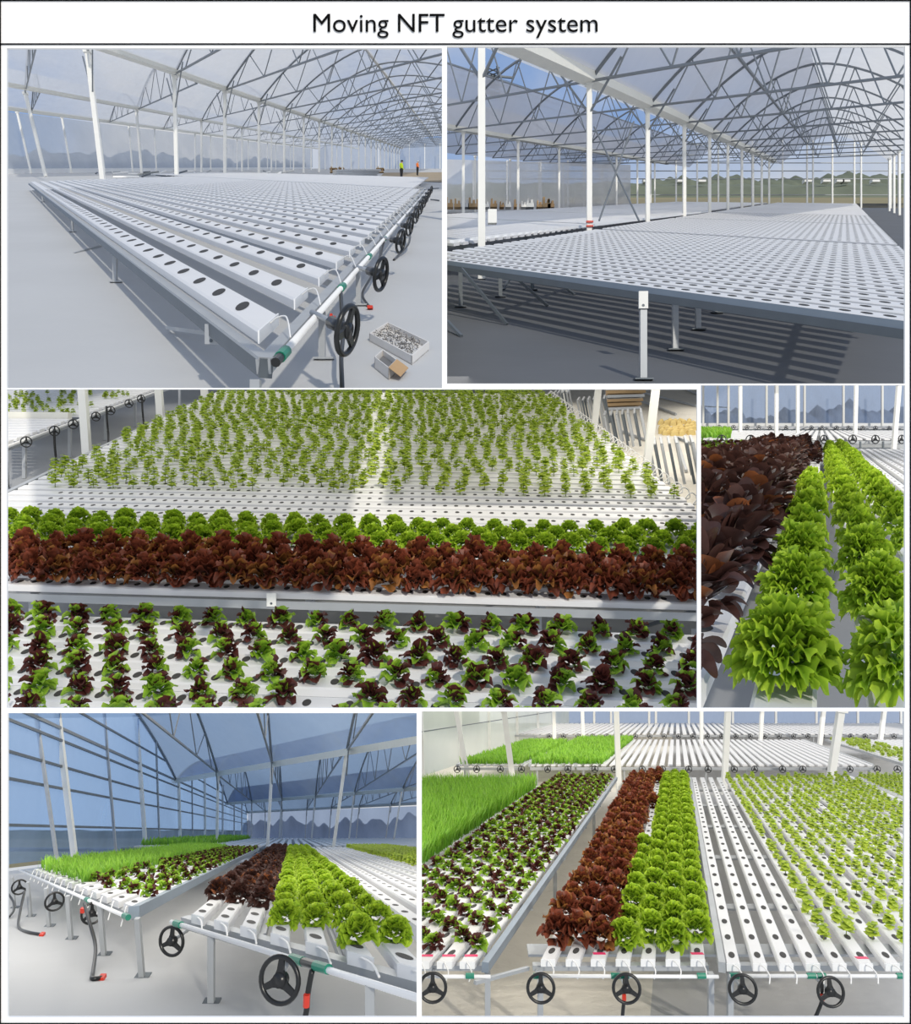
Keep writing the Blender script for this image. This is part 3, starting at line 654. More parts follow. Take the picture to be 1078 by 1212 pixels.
for k in range(2):      # hole rows of the second bench, joined
    hm = MB()
    for i in range(NB):
        t = ((k+1)*(NB*PT+.35))+i*PT+.1; a, d = O.x+r[0]*t, O.y+r[1]*t; L = row_end(a, d, 5.45)
        for q in range(int(L/.14)): hm.disc(B.W(a+g[0]*.14*q, d+g[1]*.14*q, TY+.0015), B.dv(g[0]*.04, .04), B.dv(r[0]*.05, .05), 5)
    top('far_planting_holes', hm, 'hole', 'tiny planting holes of the second bench behind the gap' if k == 0 else 'tiny planting holes of the third bench behind the gap', 'planting holes', None, 'stuff')
bench = thing('growing_bench', 'wide grey bench with a long front beam above a shaded floor', 'bench', B.W(2.2, 6.2, 0))
P0 = B.W(O.x-.02, O.y-.06, TY-.028); P1 = B.W(O.x+g[0]*9, O.y+g[1]*9-.06, TY-.028)
m = MB(); m.beam(P0, P1, .03, .055); part('front_beam', m, 'beam_blue', bench)
m = MB(); m.beam(P0-Vector((0, 0, .055)), P1-Vector((0, 0, .055)), .05, .06); part('lower_beam', m, 'dark_steel', bench)
for t in (2.5, 5.2, 7.6): 
    m = MB(); m.beam(B.W(O.x+r[0]*t, O.y+r[1]*t, TY-.1), B.W(O.x+r[0]*t+g[0]*10, O.y+r[1]*t+g[1]*10, TY-.1), .05, .05); part('cross_rail', m, 'dark_steel', bench)
for s in (.8, 4.1, 7.4, 9):
    m = MB(); a, d = O.x+g[0]*s, O.y+g[1]*s; m.beam(B.W(a, d, TY-.09), B.W(a+r[0]*8, d+r[1]*8, TY-.09), .05, .05); part('side_rail', m, 'dark_steel', bench)
LEGS = [(761, 362, 450), (545, 320, 364), (592, 325, 352), (630, 330, 344), (799, 360, 415), (826, 360, 391), (848, 358, 371)]
for u, v0, v1 in LEGS:
    a, d = B.fl(u, v1); m = MB(); m.beam(B.W(a, d, 0), B.W(a, d, TY-.08), .05); lg = part('leg', m, 'steel' if u > 700 else 'dark_steel', bench)
    m = MB(); m.box(B.W(a, d, 0), .14, .10, .012); part('foot_plate', m, 'dark_steel', lg)
a, d = B.fl(758, 350, TY-.05); m = MB(); m.ppd(B.W(a-.035, d-.10, TY-.14), (.075, 0, 0), (0, .02, 0), (0, 0, .14)); br = part('bracket', m, 'post', bench)
m = MB(); m.disc(B.W(a+.0, d-.102, TY-.115), (.012, 0, 0), (0, 0, .012), 8); part('bolt', m, 'dark_steel', br)
for (u0, v0, y0), (u1, v1, y1) in (((546, 318, .5), (600, 384, .01)), ((610, 328, .5), (648, 362, .01)), ((664, 336, .5), (680, 349, .01)), ((529, 380, .1), (546, 398, .01)), ((604, 328, .5), (596, 343, .01)), ((776, 424, .01), (800, 410, .03))):
    A0, A1 = B.W(*B.fl(u1, v1, y1), y1), None; d = A0.y; m = MB(); m.beam(A0, B.up(u0, v0, d+.4), .03); part('diagonal_brace', m, 'dark_steel', bench)
m = MB(); m.beam(B.W(*B.fl(529, 287, TY), TY), B.W(*B.fl(837, 250.5, TY), TY), .10, .06); top('aisle_strip', m, 'pvc', 'pale strip between benches at the foot of the near post row', 'strip')
# posts and roof of the near span
YE, YR = 1.4+2.55, 1.4+4.9
dp = [13.6+5.72*i for i in range(10)]
vec = (.62*8.62, -8.62)
for i, d in enumerate(dp):
    a = .461*d-5.85; P0 = B.W(a, d, 0)
    t = post(B, P0, P0+Vector((0, 0, YE)), .115, 'white post of the row beside the aisle strip', 'posts beside the aisle strip')
    truss(B, (a, d), vec, YE, YR, .05, 'dark arched truss above the front benches', 'trusses above the front benches', 0, min(1, (d-4.5)/8.62), 6, each=i < 8)
    truss(B, (a-.62*9.3, d+9.3), (.62*9.3, -9.3), YE, YR, .045, 'dark arched truss over the left hand span by the open vent', 'trusses beside the open vent', 0, 1, 5, each=i < 6)
    for s in (-1, 1):
        m = MB(); m.tube([B.W(a, d, YE-.75), B.W(a+s*.62*.9, d-s*.9, YE+(.42 if s > 0 else .3))], .028, 4); part('head_brace', m, 'truss', t)
    if i == 0:
        m = MB(); m.box(B.W(a+.17, d-.05, 1.0-.1), .14, .10, .22); top('switch_box', m, 'post', 'small pale switch box fixed to the nearest post', 'box')
    if i == 1:
        for q in (.62, .72): 
            m = MB(); m.box(B.W(a, d-.07, q), .16, .05, .035); top('red_tie', m, 'red_fit', 'red tie around the second post of the aisle row', 'tie', 'red ties')
m = MB(); m.beam(B.W(.461*8-5.85, 8, YE+.08), B.W(.461*70-5.85, 70, YE+.08), .36, .22); top('eave_gutter', m, 'eave', 'pale roof gutter above the post row beside the aisle strip', 'roof gutter')
run = (.461*66, 66)
E = (.461*11-5.85, 11)
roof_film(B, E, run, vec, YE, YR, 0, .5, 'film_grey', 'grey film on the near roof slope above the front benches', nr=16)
roof_film(B, E, run, vec, YE, YR, .5, 1.0, 'film_white', 'bright white film on the far roof slope', nr=16)  # shade and sun on the two slopes are put into the film colours
m = MB(); m.beam(B.W(E[0]+vec[0]*.27, E[1]+vec[1]*.27, arch_y(.27, YE, YR)-.05), B.W(E[0]+vec[0]*.27+run[0], E[1]+vec[1]*.27+run[1], arch_y(.27, YE, YR)-.05), .08, .08); top('roof_purlin', m, 'truss', 'dark purlin tube under the near roof slope', 'purlin')
E2 = (E[0]-.62*9.3, E[1]+9.3); v2 = (.62*9.3, -9.3)
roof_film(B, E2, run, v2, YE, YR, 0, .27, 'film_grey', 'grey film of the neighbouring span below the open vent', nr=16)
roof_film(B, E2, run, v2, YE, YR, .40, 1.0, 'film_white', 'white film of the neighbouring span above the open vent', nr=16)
m = MB(); t2 = .27; m.beam(B.W(E2[0]+v2[0]*t2, E2[1]+v2[1]*t2, arch_y(t2, YE, YR)), B.W(E2[0]+v2[0]*t2+run[0], E2[1]+v2[1]*t2+run[1], arch_y(t2, YE, YR)), .05, .05); top('vent_rail', m, 'truss', 'dark tube along the lower edge of the open roof vent', 'rail')
E3 = (E2[0]-.62*9.3, E2[1]+9.3)
roof_film(B, E3, run, v2, YE, YR, 0, 1.0, 'film_grey', 'grey film over the outermost span', nr=16)
for i in range(8):
    d = 29.3+5.9*i; a = .461*d-15.9; P0 = B.W(a, d, 0); post(B, P0, P0+Vector((0, 0, YE)), .115, 'white post of the middle row behind the aisle', 'middle row posts')
    truss(B, (a-.62*9.3, d+9.3), (.62*9.3, -9.3), YE, YR, .045, 'thin dark truss of the outermost span', 'trusses of the outermost span', 0, 1, 5, each=False)
    d = 47+5.9*i*1.05; a = .461*d-26; P0 = B.W(a, d, 0); post(B, P0, P0+Vector((0, 0, YE)), .12, 'white post of the outer row near the film wall', 'outer row posts')
m = MB(); m.beam(B.W(.461*22-15.9, 22, YE+.08), B.W(.461*76-15.9, 76, YE+.08), .3, .18); top('eave_gutter', m, 'eave', 'pale roof gutter over the middle post row', 'roof gutter')
m = MB(); m.beam(B.W(.461*25-.2+.0, 20, YE), B.W(.461*20, 20, YE), .01, .01)
# cross bracing by the second post and right hand row
P0 = B.up(709, 261, 19.0); P1 = B.up(750, 144, 20.5); P2 = B.up(756, 261, 19.2); P3 = B.up(703, 150, 20.3)
for A0, A1 in ((P0, P1), (P2, P3)):
    m = MB(); m.tube([A0, A1], .022, 4); top('cross_brace', m, 'truss', 'long thin dark cross brace between the second and third posts', 'brace', 'cross braces')
for d in (40, 45.7, 51.4, 57, 63):
    a = .461*d+3.3; P0 = B.W(a, d, 0); post(B, P0, P0+Vector((0, 0, YE)), .13, 'white post of the opposite row at the bright side', 'opposite row posts')
# end frame of the greenhouse with its purlins, film wall on the left
d = 74
ef = thing('end_frame', 'open steel end frame with thin posts and horizontal rails', 'frame', B.W(20, d, 0))
for u in (560, 600, 640, 672, 700, 730, 770, 800, 825, 850, 890, 926, 955, 962, 985, 1011, 1019, 1054):
    a = (u-CX)*d/F; m = MB(); m.beam(B.W(a, d, 0), B.W(a, d, 4.2+(1.8 if u > 840 else 0)), .12); part('frame_post', m, 'post', ef)
for y in (1.2, 2.6, 3.3, 4.0, 4.7, 5.6):
    m = MB(); m.beam(B.W((560-CX)*d/F, d, y), B.W((1090-CX)*d/F, d, y), .06); part('frame_rail', m, 'truss', ef)
a0, d0 = B.fl(500, 262); m = MB(); m.grid(lambda i, j: B.W(-3.5+20*i*.9, 56+14*i, 3.7*j), 12, 3); top('wall_left', m, 'film_white', kind='structure')
# country beyond
sheet(B, 'field', [(-200, 78), (260, 78), (500, 700), (-300, 700)], 'field', 'brown field beyond the end of the greenhouse', 'field')
ridge(B, 'hedge', (-20, 240), (220, 250), 4.2, 30, 'hedge', 'dark hedgerow across the brown field', 'hedge', 3, rough=.12)
ridge(B, 'tree_belt', (70, 300), (220, 320), 7.5, 30, 'hedge', 'taller blurred tree belt behind the hedgerow', 'trees', 5, rough=.22)
for u in (765, 805, 830, 955, 977, 993, 1000, 1035):
    a = (u-CX)*252/F; y = 4.3; m = MB(); m.box(B.W(a, 252, y), 2.2, 2, .7); m.extr(B.W(a-1.2, 252, y+.7), (2.4, 0, 0), (0, 2.4, 0), (0, 0, .4), [(-.5, 0), (.5, 0), (0, 1)])
    top('farmhouse', m, 'white_house', 'tiny white house on the hedge line', 'house', 'far white houses')
# lattice mast seen through the vent
dm = 90; c = B.up(583, 105, dm); py = thing('power_mast', 'dark lattice power mast against the blue sky in the vent', 'mast', B.up(583, 150, dm))
for s in (-1, 1):
    for q in (-1, 1):
        m = MB(); m.tube([B.up(583+s*9, 118, dm+q*1.0), B.up(583+s*5, 78, dm+q*.5)], .10, 4); part('mast_leg', m, 'dark_steel', py)
for v in (88, 98, 108):
    m = MB(); m.tube([B.up(560 if v == 88 else 570, v, dm), B.up(608 if v == 88 else 597, v+4, dm)], .13, 4); part('cross_arm', m, 'dark_steel', py)
for i in range(7):
    v = 80+i*5; m = MB(); m.tube([B.up(576, v, dm-1), B.up(591, v+6, dm+1)], .07, 4); m.tube([B.up(591, v, dm-1), B.up(576, v+6, dm+1)], .07, 4); part('lattice_bar', m, 'dark_steel', py)
for v0, v1 in ((86, 112), (92, 120), (100, 128)):
    m = MB(); m.tube([B.up(527, v0-6, dm-6), B.up(583, v0+4, dm), B.up(760, v1+40, dm+40)], .03, 3); part('power_line', m, 'dark_steel', py)
# equipment piled along the film wall
for i in range(15):
    u = 533+i*8.6+random.uniform(-2, 2); a, d = (u-CX)*46/F, 46; m = MB(); y = 0.55; s = random.uniform(.25, .45)
    m.box(B.W(a, d, y), s, .4, s*.5); m.box(B.W(a-s*.3, d, y+s*.5), s*.25, .3, s*.8); m.box(B.W(a+s*.25, d, y+s*.5), s*.3, .3, s*.5)
    top('equipment_crate', m, random.choice(['wood', 'steel', 'post', 'cardboard']), 'small crate of parts piled by the bright film wall', 'crate', 'crates by the film wall')

# ================================================================== BAY 3: raised view over crop rows laid across the view
B = BAY = Bay(349, 2.5, RECTS['b3']); b3 = B
TY = .6; SL = .077; GW = .14
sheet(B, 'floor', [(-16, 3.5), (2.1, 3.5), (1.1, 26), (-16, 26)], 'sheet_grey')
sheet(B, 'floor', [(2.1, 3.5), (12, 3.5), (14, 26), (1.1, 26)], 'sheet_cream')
aR = lambda d: 2.16-.045*(d-7.6)
aL = lambda d: -4.32-.045*(d-8.4)
rowd = lambda d0, a: d0-SL*(a+1.1)
FRONT = [4.847-.22*i-GW/2 for i in range(6)]
side = {0: 'row next to the grey gap', 5: 'row farthest from the grey gap'}
for i, d0 in enumerate(FRONT):
    a1, a2 = 1.75, -3.2
    gutter(B, a1, rowd(d0, a1), (a2-a1, -SL*(a2-a1)), (0, GW), TY, .042, 'white gutter of young lettuces, %s from the grey floor gap' % ORD[i], 'gutters of young lettuces',
           24, .2, .05+(.1 if i % 2 else .0), (.021, 0), (0, .034), single=24)
    x = a1-(.15 if i % 2 else .25)+.1; k = 0
    while x > a2:
        dd = rowd(d0+GW/2, x)
        if random.random() < .96:
            plant(B, 'young_lettuce', P_YOUNG, x+random.uniform(-.012, .012), dd, TY, .138, 'loose young green and red lettuce on the %s gutter from the grey floor gap' % ORD[i], 'lettuce', 'young lettuces on the front bench')
        x -= .2
fb = thing('growing_bench', 'front bench frame under the gutters of young lettuces', 'bench', B.W(0, 4.3, 0))
for a in (-2.4, -.9, .4, 1.4):
    m = MB(); m.beam(B.W(a, 3.65, TY-.08), B.W(a, 4.95, TY-.08), .04, .05); part('cross_rail', m, 'steel', fb)
    m = MB(); m.beam(B.W(a, 4.6, 0), B.W(a, 4.6, TY-.1), .04); part('leg', m, 'steel', fb)
# middle bench: red rows, green rows, bare rows, seedling rows
ROW = [5.40+.222*j for j in range(50)]
nseed, far = 0, []
for j, d0 in enumerate(ROW):
    a1 = aR(d0); a2 = aL(d0) if d0 > 7.4 else -4.4
    if j < 3: lb, gp = 'white gutter under the %s red lettuce row behind the grey floor gap' % ORD[j], 'gutters of the red rows'
    elif j < 7: lb, gp = ('white gutter without plants between red and green lettuces' if j == 3 else 'white gutter under the %s green lettuce row behind the red ones' % ORD[j-4]), 'gutters of the green rows'
    elif j < 12: lb, gp = '%s bare white gutter behind the round green lettuces' % ORD[j-7], 'bare gutters of the middle bench'
    else: lb, gp = ('white gutter of the %s seedling row behind the bare gutters' % ORD[j-12] if j < 24 else 'white gutter in the rear of the seedling field'), 'seedling gutters of the middle bench'
    gt = gutter(B, a1, rowd(d0, a1), (a2-a1, -SL*(a2-a1)), (0, GW), TY, .042, lb, gp, 60 if j < 14 else 0, .1, .06, (.02, 0), (0, .03), single=0)
    if d0 > 7.2:      # curled white feed tube at the right hand end
        c = B.W(a1, rowd(d0, a1)+.07, TY-.01); s = .1
        hose(gt, [c, c+Vector((.05, .0, .06)), c+Vector((.10, 0, .04)), c+Vector((.11, -.03, -.03)), c+Vector((.07, -.04, -.05))], .006, 'tube_white', 'feed_tube', 5)
    def rowplants(step, ph, fn):
        x = a1-.1-ph
        while x > a2+.05:
            fn(x+random.uniform(-.012, .012), rowd(d0+GW/2, x)); x -= step
    if j < 3: rowplants(.2, .1*(j % 2), lambda x, d: plant(B, 'red_lettuce', P_RED, x, d, TY, .205, 'frilly red lettuce in the %s red row behind the grey floor gap' % ORD[j], 'lettuce', 'red lettuces of the middle bench', 1.05))
    elif 4 <= j < 7: rowplants(.2, .07*(j % 3), lambda x, d: plant(B, 'green_lettuce', P_GREEN, x, d, TY, .17, 'round bright green lettuce in the %s green row behind the red ones' % ORD[j-4], 'lettuce', 'green lettuces of the middle bench', .95))
    elif j >= 12:
        def sd(x, d):
            global nseed
            if random.random() < .10: return
            if nseed < 150: nseed += 1; plant(B, 'leafy_seedling', P_SEED, x, d, TY, .15, 'small bright green seedling in the %s seedling row behind the bare gutters' % ORD[j-12], 'seedling', 'seedlings of the middle bench', 1.0, .2)
            else: far.append((x, d, TY, .15*random.uniform(.8, 1.25), 1.0))
        rowplants(.2 if j < 16 else .19, random.uniform(0, .15), sd)
stuff_plants(B, 'seedling_field', P_SEED, far, 'broad field of small bright green seedlings filling the rear rows', 'seedlings', 'leaf_seedling')
mbn = thing('growing_bench', 'steel frame of the middle bench beside the grey floor gap', 'bench', B.W(-1.1, 5.4, 0))
for a in (-4.2, -2.8, -.95, .55, 1.75):
    m = MB(); m.beam(B.W(a, 5.42-SL*(a+1.1)+.05, TY-.07), B.W(a-.35, 15.9, TY-.07), .04, .05); part('cross_rail', m, 'steel', mbn)
    m = MB(); m.beam(B.W(a, 5.6, 0), B.W(a, 5.6, TY-.09), .04); part('leg', m, 'steel', mbn)
m = MB(); m.beam(B.W(-4.4, rowd(5.38, -4.4), TY-.075), B.W(1.9, rowd(5.38, 1.9), TY-.075), .03, .05); part('edge_rail', m, 'steel', mbn)
m = MB(); m.beam(B.W(aL(8)-.03, 7.6, TY-.04), B.W(aL(16)-.03, 16.3, TY-.04), .05, .06); part('side_rail', m, 'steel', mbn)
c = B.up(321, 704, 5.36); m = MB(); m.ppd(c+Vector((-.03, 0, -.075)), (.06, 0, 0), (0, .012, 0), (0, 0, .085)); br = part('bracket', m, 'post', mbn)
m = MB(); m.disc(c+Vector((0, -.002, -.055)), (.008, 0, 0), (0, 0, .008), 8); part('bolt', m, 'dark_steel', br)
m = MB(); m.beam(B.W(c.x+.02, 5.4, 0), B.W(c.x+.02, 5.4, TY-.1), .03); part('leg', m, 'steel', mbn)
m = MB(); P0 = B.W(*B.fl(735, 755), 0); m.beam(P0+Vector((0, 0, .03)), B.up(825, 722, 5.4), .025); part('diagonal_brace', m, 'dark_steel', mbn)
# neighbouring bench on the left with its hand wheels
lb = thing('growing_bench', 'neighbouring bench with hand wheels across the grey aisle', 'bench', B.W(-5.7, 11, 0))
XL = lambda d: -5.75-.045*(d-10.7)
farg = MB()
for n in range(42):
    d0 = 9.6+.23*n+(.35 if n > 14 else 0); A = B.W(XL(d0)-.05, d0, TY-.042); L = 7.0
    if n < 16: gutter(B, XL(d0)-.05, d0, (-L, SL*L), (0, .14), TY, .042, 'white gutter of the neighbouring bench across the grey aisle', 'gutters of the neighbouring bench')
    else: farg.extr(A, B.dv(-L, SL*L), B.dv(0, .14), Vector((0, 0, .042)), PROF)
top('far_gutters', farg, 'gutter', 'rear gutters of the neighbouring bench under the thick white rail', 'gutter', None, 'stuff')
m = MB(); m.beam(B.W(XL(13)-.1, 13.05, TY+.03), B.W(XL(13)-8, 13.05+SL*8, TY+.03), .12, .1); part('divider_rail', m, 'eave', lb)
m = MB(); m.tube([B.W(XL(9.5), 9.5, TY-.05), B.W(XL(19), 19.5, TY-.05)], .022, 8); part('supply_pipe', m, 'pvc', lb, smooth=True)
m = MB(); m.beam(B.W(XL(9.5)-.06, 9.5, TY-.09), B.W(XL(19)-.06, 19.5, TY-.09), .05, .06); part('end_rail', m, 'steel', lb)
for u, v in ((31, 523), (64.5, 510), (86.6, 502), (113.6, 493), (131, 486), (152.6, 477.5), (167, 472)):
    d = -5.65/((u-CX)/F-.045*.0)*1.0; d = 5.62/((CX-u)/F); wheel(lb, B.up(u, v, d), .15, (.1, 0, math.radians(38)))
for u, v in ((64, 516), (126, 488), (168, 476), (8, 556)):
    d = 5.7/((CX-u)/F); p = B.up(u, v, d); f = B.W(p.x+.25, d-.2, .02); hose(lb, [p+Vector((0, 0, .1)), p-Vector((-.01, 0, .15)), p-Vector((-.03, 0, .35)), f+Vector((-.12, 0, .06)), f+Vector((.05, -.1, 0))], .018)
for k in range(7):
    d = 10+1.5*k; m = MB(); m.beam(B.W(XL(d)-.08, d, 0), B.W(XL(d)-.08, d, TY-.1), .045); part('leg', m, 'steel', lb)
sp = [(XL(d)-.15-random.uniform(0, 5.5), d, TY, .12, 1) for d in [13.4+.3*i for i in range(10)] for q in range(24)]
sp += [(XL(18)-.3-random.uniform(0, 4.5), d, TY, .14, 1) for d in [18.2+.3*i for i in range(6)] for q in range(22)]
stuff_plants(B, 'seedling_strip', P_SEED, sp, 'strip of green seedlings on the neighbouring bench', 'seedlings', 'leaf_seedling')
# posts
for (u1, v1, u0, v0, wd), lab in zip(((97, 452, 103.5, 545, .10), (187, 452, 191, 505, .11), (241, 452, 243, 480, .12), (777, 452, 764, 562, .085), (709, 452, 703, 505, .10), (668, 452, 666.5, 482, .10)),
        ('white post in the aisle beside the hand wheel bench', 'white post farther along the aisle by the wheel bench', 'white post at the end of the wheel aisle', 'white post beside the stacked bench legs', 'white post between stacked legs and the timber pile', 'white post at the far corner of the seedling rows')):
    s = -1 if u0 < 400 else 1; d = (4.95/((CX-u0)/F) if s < 0 else 2.12/((u0-CX)/F)*1.06)
    p0 = B.up(u0, v0, d); p1 = B.up(u1, v1, d); dr = (p1-p0)/(p1.z-p0.z); base = p0-dr*(p0.z-B.W(0, d, 0).z); post(B, base, base+dr*(3.4), wd, lab, None)
# bench legs stacked on the right, timber pile, sacks
for q, (u, v, n) in enumerate(((775, 556, 7), (722, 512, 7), (690, 490, 6), (655, 480, 5))):
    a, d = B.fl(u, v+18)
    for i in range(n):
        t = thing('stacked_leg_frame', ('steel leg frame stacked by the tall white post', 'steel leg frame stacked beside the timber pile', 'steel leg frame leaning in the rear stack', 'steel leg frame at the far bench corner')[q], 'frame', B.W(a+.075*i, d-.05*i, 0), 'stacked leg frames')
        o = Vector((.085*i+random.uniform(-.015, .015), -.06*i, 0)); P = lambda x, y, z: B.W(a+x, d+y, z)+o
        for x0, y0 in ((0, 0), (.12, .55)):
            m = MB(); m.beam(P(x0, y0, 0), P(x0-.10, y0, .52), .03); part('leg', m, 'dark_steel' if i % 2 else 'steel', t)
        m = MB(); m.beam(P(-.10, 0, .52), P(.02, .55, .52), .03); part('crossbar', m, 'steel', t)
for i in range(5):
    for j in range(5):
        m = MB(); a, d = B.fl(718, 486-3*0); y = .03+.09*i; m.beam(B.W(a+.02*j, d+.13*j, y), B.W(a+.75+.03*i, d+.13*j+.2, y), .09, .06); top('timber_board', m, 'wood' if (i+j) % 3 else 'steel', 'weathered board in the timber pile behind the stacked legs', 'board', 'timber pile boards')
for i in range(60):
    u, v = 780+random.uniform(0, 42), 500+random.uniform(-4, 12); a, d = B.fl(u, v+4); m = MB(); s = random.uniform(.04, .065)
    m.add([B.W(a+s*x, d+s*y, max(0, z)) for x, y, z in ((-1, -.7, 0), (1, -.7, 0), (1, .7, 0), (-1, .7, 0), (-.8, -.6, s*1.4), (.8, -.5, s*1.6), (.7, .6, s*1.5), (-.8, .6, s*1.3), (0, 0, s*2))], [(0, 3, 2, 1), (0, 1, 5, 4), (1, 2, 6, 5), (2, 3, 7, 6), (3, 0, 4, 7), (4, 5, 8), (5, 6, 8), (6, 7, 8), (7, 4, 8)])
    top('yellow_sack', m, 'sack', 'small yellow sack in the heap on the pale ground', 'sack', 'heap of yellow sacks')
for (u0, v0), (u1, v1) in (((735, 512), (765, 523)), ((800, 520), (812, 560)), ((820, 525), (826, 560)), ((742, 470), (800, 492)), ((760, 466), (824, 482)), ((795, 455), (826, 468)), ((802, 520), (820, 528))):
    m = MB(); m.beam(B.W(*B.fl(u0, v0), .03), B.W(*B.fl(u1, v1), .03), .04); top('floor_bar', m, 'steel', 'thin steel bar lying on the pale ground past the stacked legs', 'bar', 'bars on the pale ground')

# ================================================================== BAY 4: looking along rows of red and green lettuces
B = BAY = Bay(500, 1.2, RECTS['b4']); b4 = B
TY = .45; r = (.432, 1.0)
sheet(B, 'floor', [(-6, 2.15), (9, 2.15), (220, 260), (-40, 260)], 'sheet_grey')
def rowpos(a0, d): return a0+.432*d
NAMES = {-.42: 'red row beside the green lettuces', -.74: 'second red row', -1.06: 'third red row'}
for a0 in (-1.38, -1.06, -.74, -.42, -.10, .22, .54):
    L = 22.3
    gutter(B, rowpos(a0, 2.15)-.09, 2.15, (.432*L, L), (.18, 0), TY, .05, 'white gutter under dark red lettuces in the long view' if a0 < -.2 else ('white gutter partly bare between the red and the green rows' if a0 == -.10 else 'white gutter under frilly green lettuces in the long view'), 'gutters of the long rows',
           int(L/.46), .46*1.089, .5, (.432*.05, .05), (.03, 0), single=6)
LEAFV = []
for i in range(14):
    rd = random.Random(300+i); q = (i+.5)/14; el = math.radians(86-92*q)
    LEAFV.append(plant_mesh('frilled_leaf', 'leaf_green', [fan_leaf(.26*(.8+.35*q), .13, el+math.radians(18), math.radians(32), 0, .036, 8.0, 7, 34, r0=.17*math.cos(max(el, 0)), z0=max(.03, .40*(.3+.7*math.sin(max(el, 0)))), rd=rd, scallop=.12)]))
SPOONV = []
for i in range(10):
    rd = random.Random(400+i); q = (i+.5)/10; el = math.radians(86-90*q)
    SPOONV.append(plant_mesh('spoon_leaf', 'leaf_dark', [fan_leaf(.30*rd.uniform(.8, 1.2), .135, el+math.radians(20), math.radians(25), 0, .03, 1.7, 6, 14, r0=.16*math.cos(max(el, 0)), z0=max(.03, .42*(.3+.7*math.sin(max(el, 0)))), rd=rd, scallop=.02)]))
def leafy(B, name, variants, a, d, dia, n, label, group, hs, part_name):
    t = thing(name, label, 'lettuce', B.W(a, d, TY), group)
    for i in range(n):
        q = ((i+.5)/n)**.75; me = variants[min(len(variants)-1, int(q*len(variants)))]
        s = dia*random.uniform(.9, 1.12)*1.04
        part_at(part_name, me, t, B.W(a, d, TY), (random.uniform(-.10, .10), random.uniform(-.10, .10), i*GA+random.uniform(-.3, .3)), (s, s, s*hs))
    return t
for a0 in (-.10, .22, .54):
    d = {-.10: 2.37, .22: 2.27, .54: 2.95}[a0]; i = 0
    while d < 24:
        a = rowpos(a0, d)
        lab = {-.10: 'frilly green lettuce in the single green row next to the red ones', .22: 'frilly green lettuce in the middle green row of the long view', .54: 'frilly green lettuce in the outer green row by the bare gutters'}[a0]
        if a0 == -.10 and 9.2 < d < 15: pass
        elif a0 == -.10 and d >= 15: plant(B, 'dark_lettuce', P_DARK, a, d, TY, .24, 'dark red lettuce behind the bare stretch of the partly bare gutter', 'lettuce', 'dark lettuces behind the bare stretch', 1.0)
        elif i < 3: leafy(B, 'green_lettuce', LEAFV, a, d, .29*(1.06 if i == 0 else 1), 96, lab, 'frilly lettuces of the long view', 1.35, 'frilled_leaf')
        else: plant(B, 'green_lettuce', P_GREEN, a, d, TY, .26, lab, 'lettuce', 'frilly lettuces of the long view', 1.25)
        d += .92 if d < 9 else .80; i += 1
for a0 in (-.42, -.74, -1.06, -1.38):
    d = 2.45 if a0 == -.42 else 3.0; i = 0
    while d < 24:
        a = rowpos(a0, d); lab = 'dark red spoon-leaved lettuce in the row touching the green ones' if a0 == -.42 else 'dark red spoon-leaved lettuce deeper in the red block'
        if i < 3 and a0 == -.42: leafy(B, 'dark_lettuce', SPOONV, a-.03, d, .34, 60, lab, 'dark lettuces of the long view', 1.5, 'spoon_leaf')
        else: plant(B, 'dark_lettuce', P_DARK, a, d, TY, .36, lab, 'lettuce', 'dark lettuces of the long view', 1.0)
        d += .62; i += 1
for a0 in (-1.75, -2.1, -2.45, -2.8, -3.2):
    L = 18; gutter(B, rowpos(a0, 6)-.09, 6, (.432*L, L), (.18, 0), TY, .05, 'white gutter below mixed yellow-green lettuces', 'gutters of the mixed rows')
    d = 6.2
    while d < 24: plant(B, 'mixed_lettuce', P_YOUNG, rowpos(a0, d), d, TY, .30, 'yellow-green and reddish lettuce in the mixed rows past the red block', 'lettuce', 'mixed lettuces of the long view', 1.1); d += .85
for n in range(9):
    a0 = .90+.19*n; gutter(B, rowpos(a0, 5), 5, (.432*19, 19), (.10, 0), TY, .06, 'bare white gutter past the green rows', 'bare gutters past the green rows', 30, .6, .3, (.432*.06, .06), (.02, 0))
for i in range(16): plant(B, 'leafy_seedling', P_SEED, rowpos(2.5+random.uniform(0, 1), 17+i*.45), 17+i*.45, TY, .35, 'bright green seedling past the bare gutters', 'seedling', 'seedlings past the bare gutters')
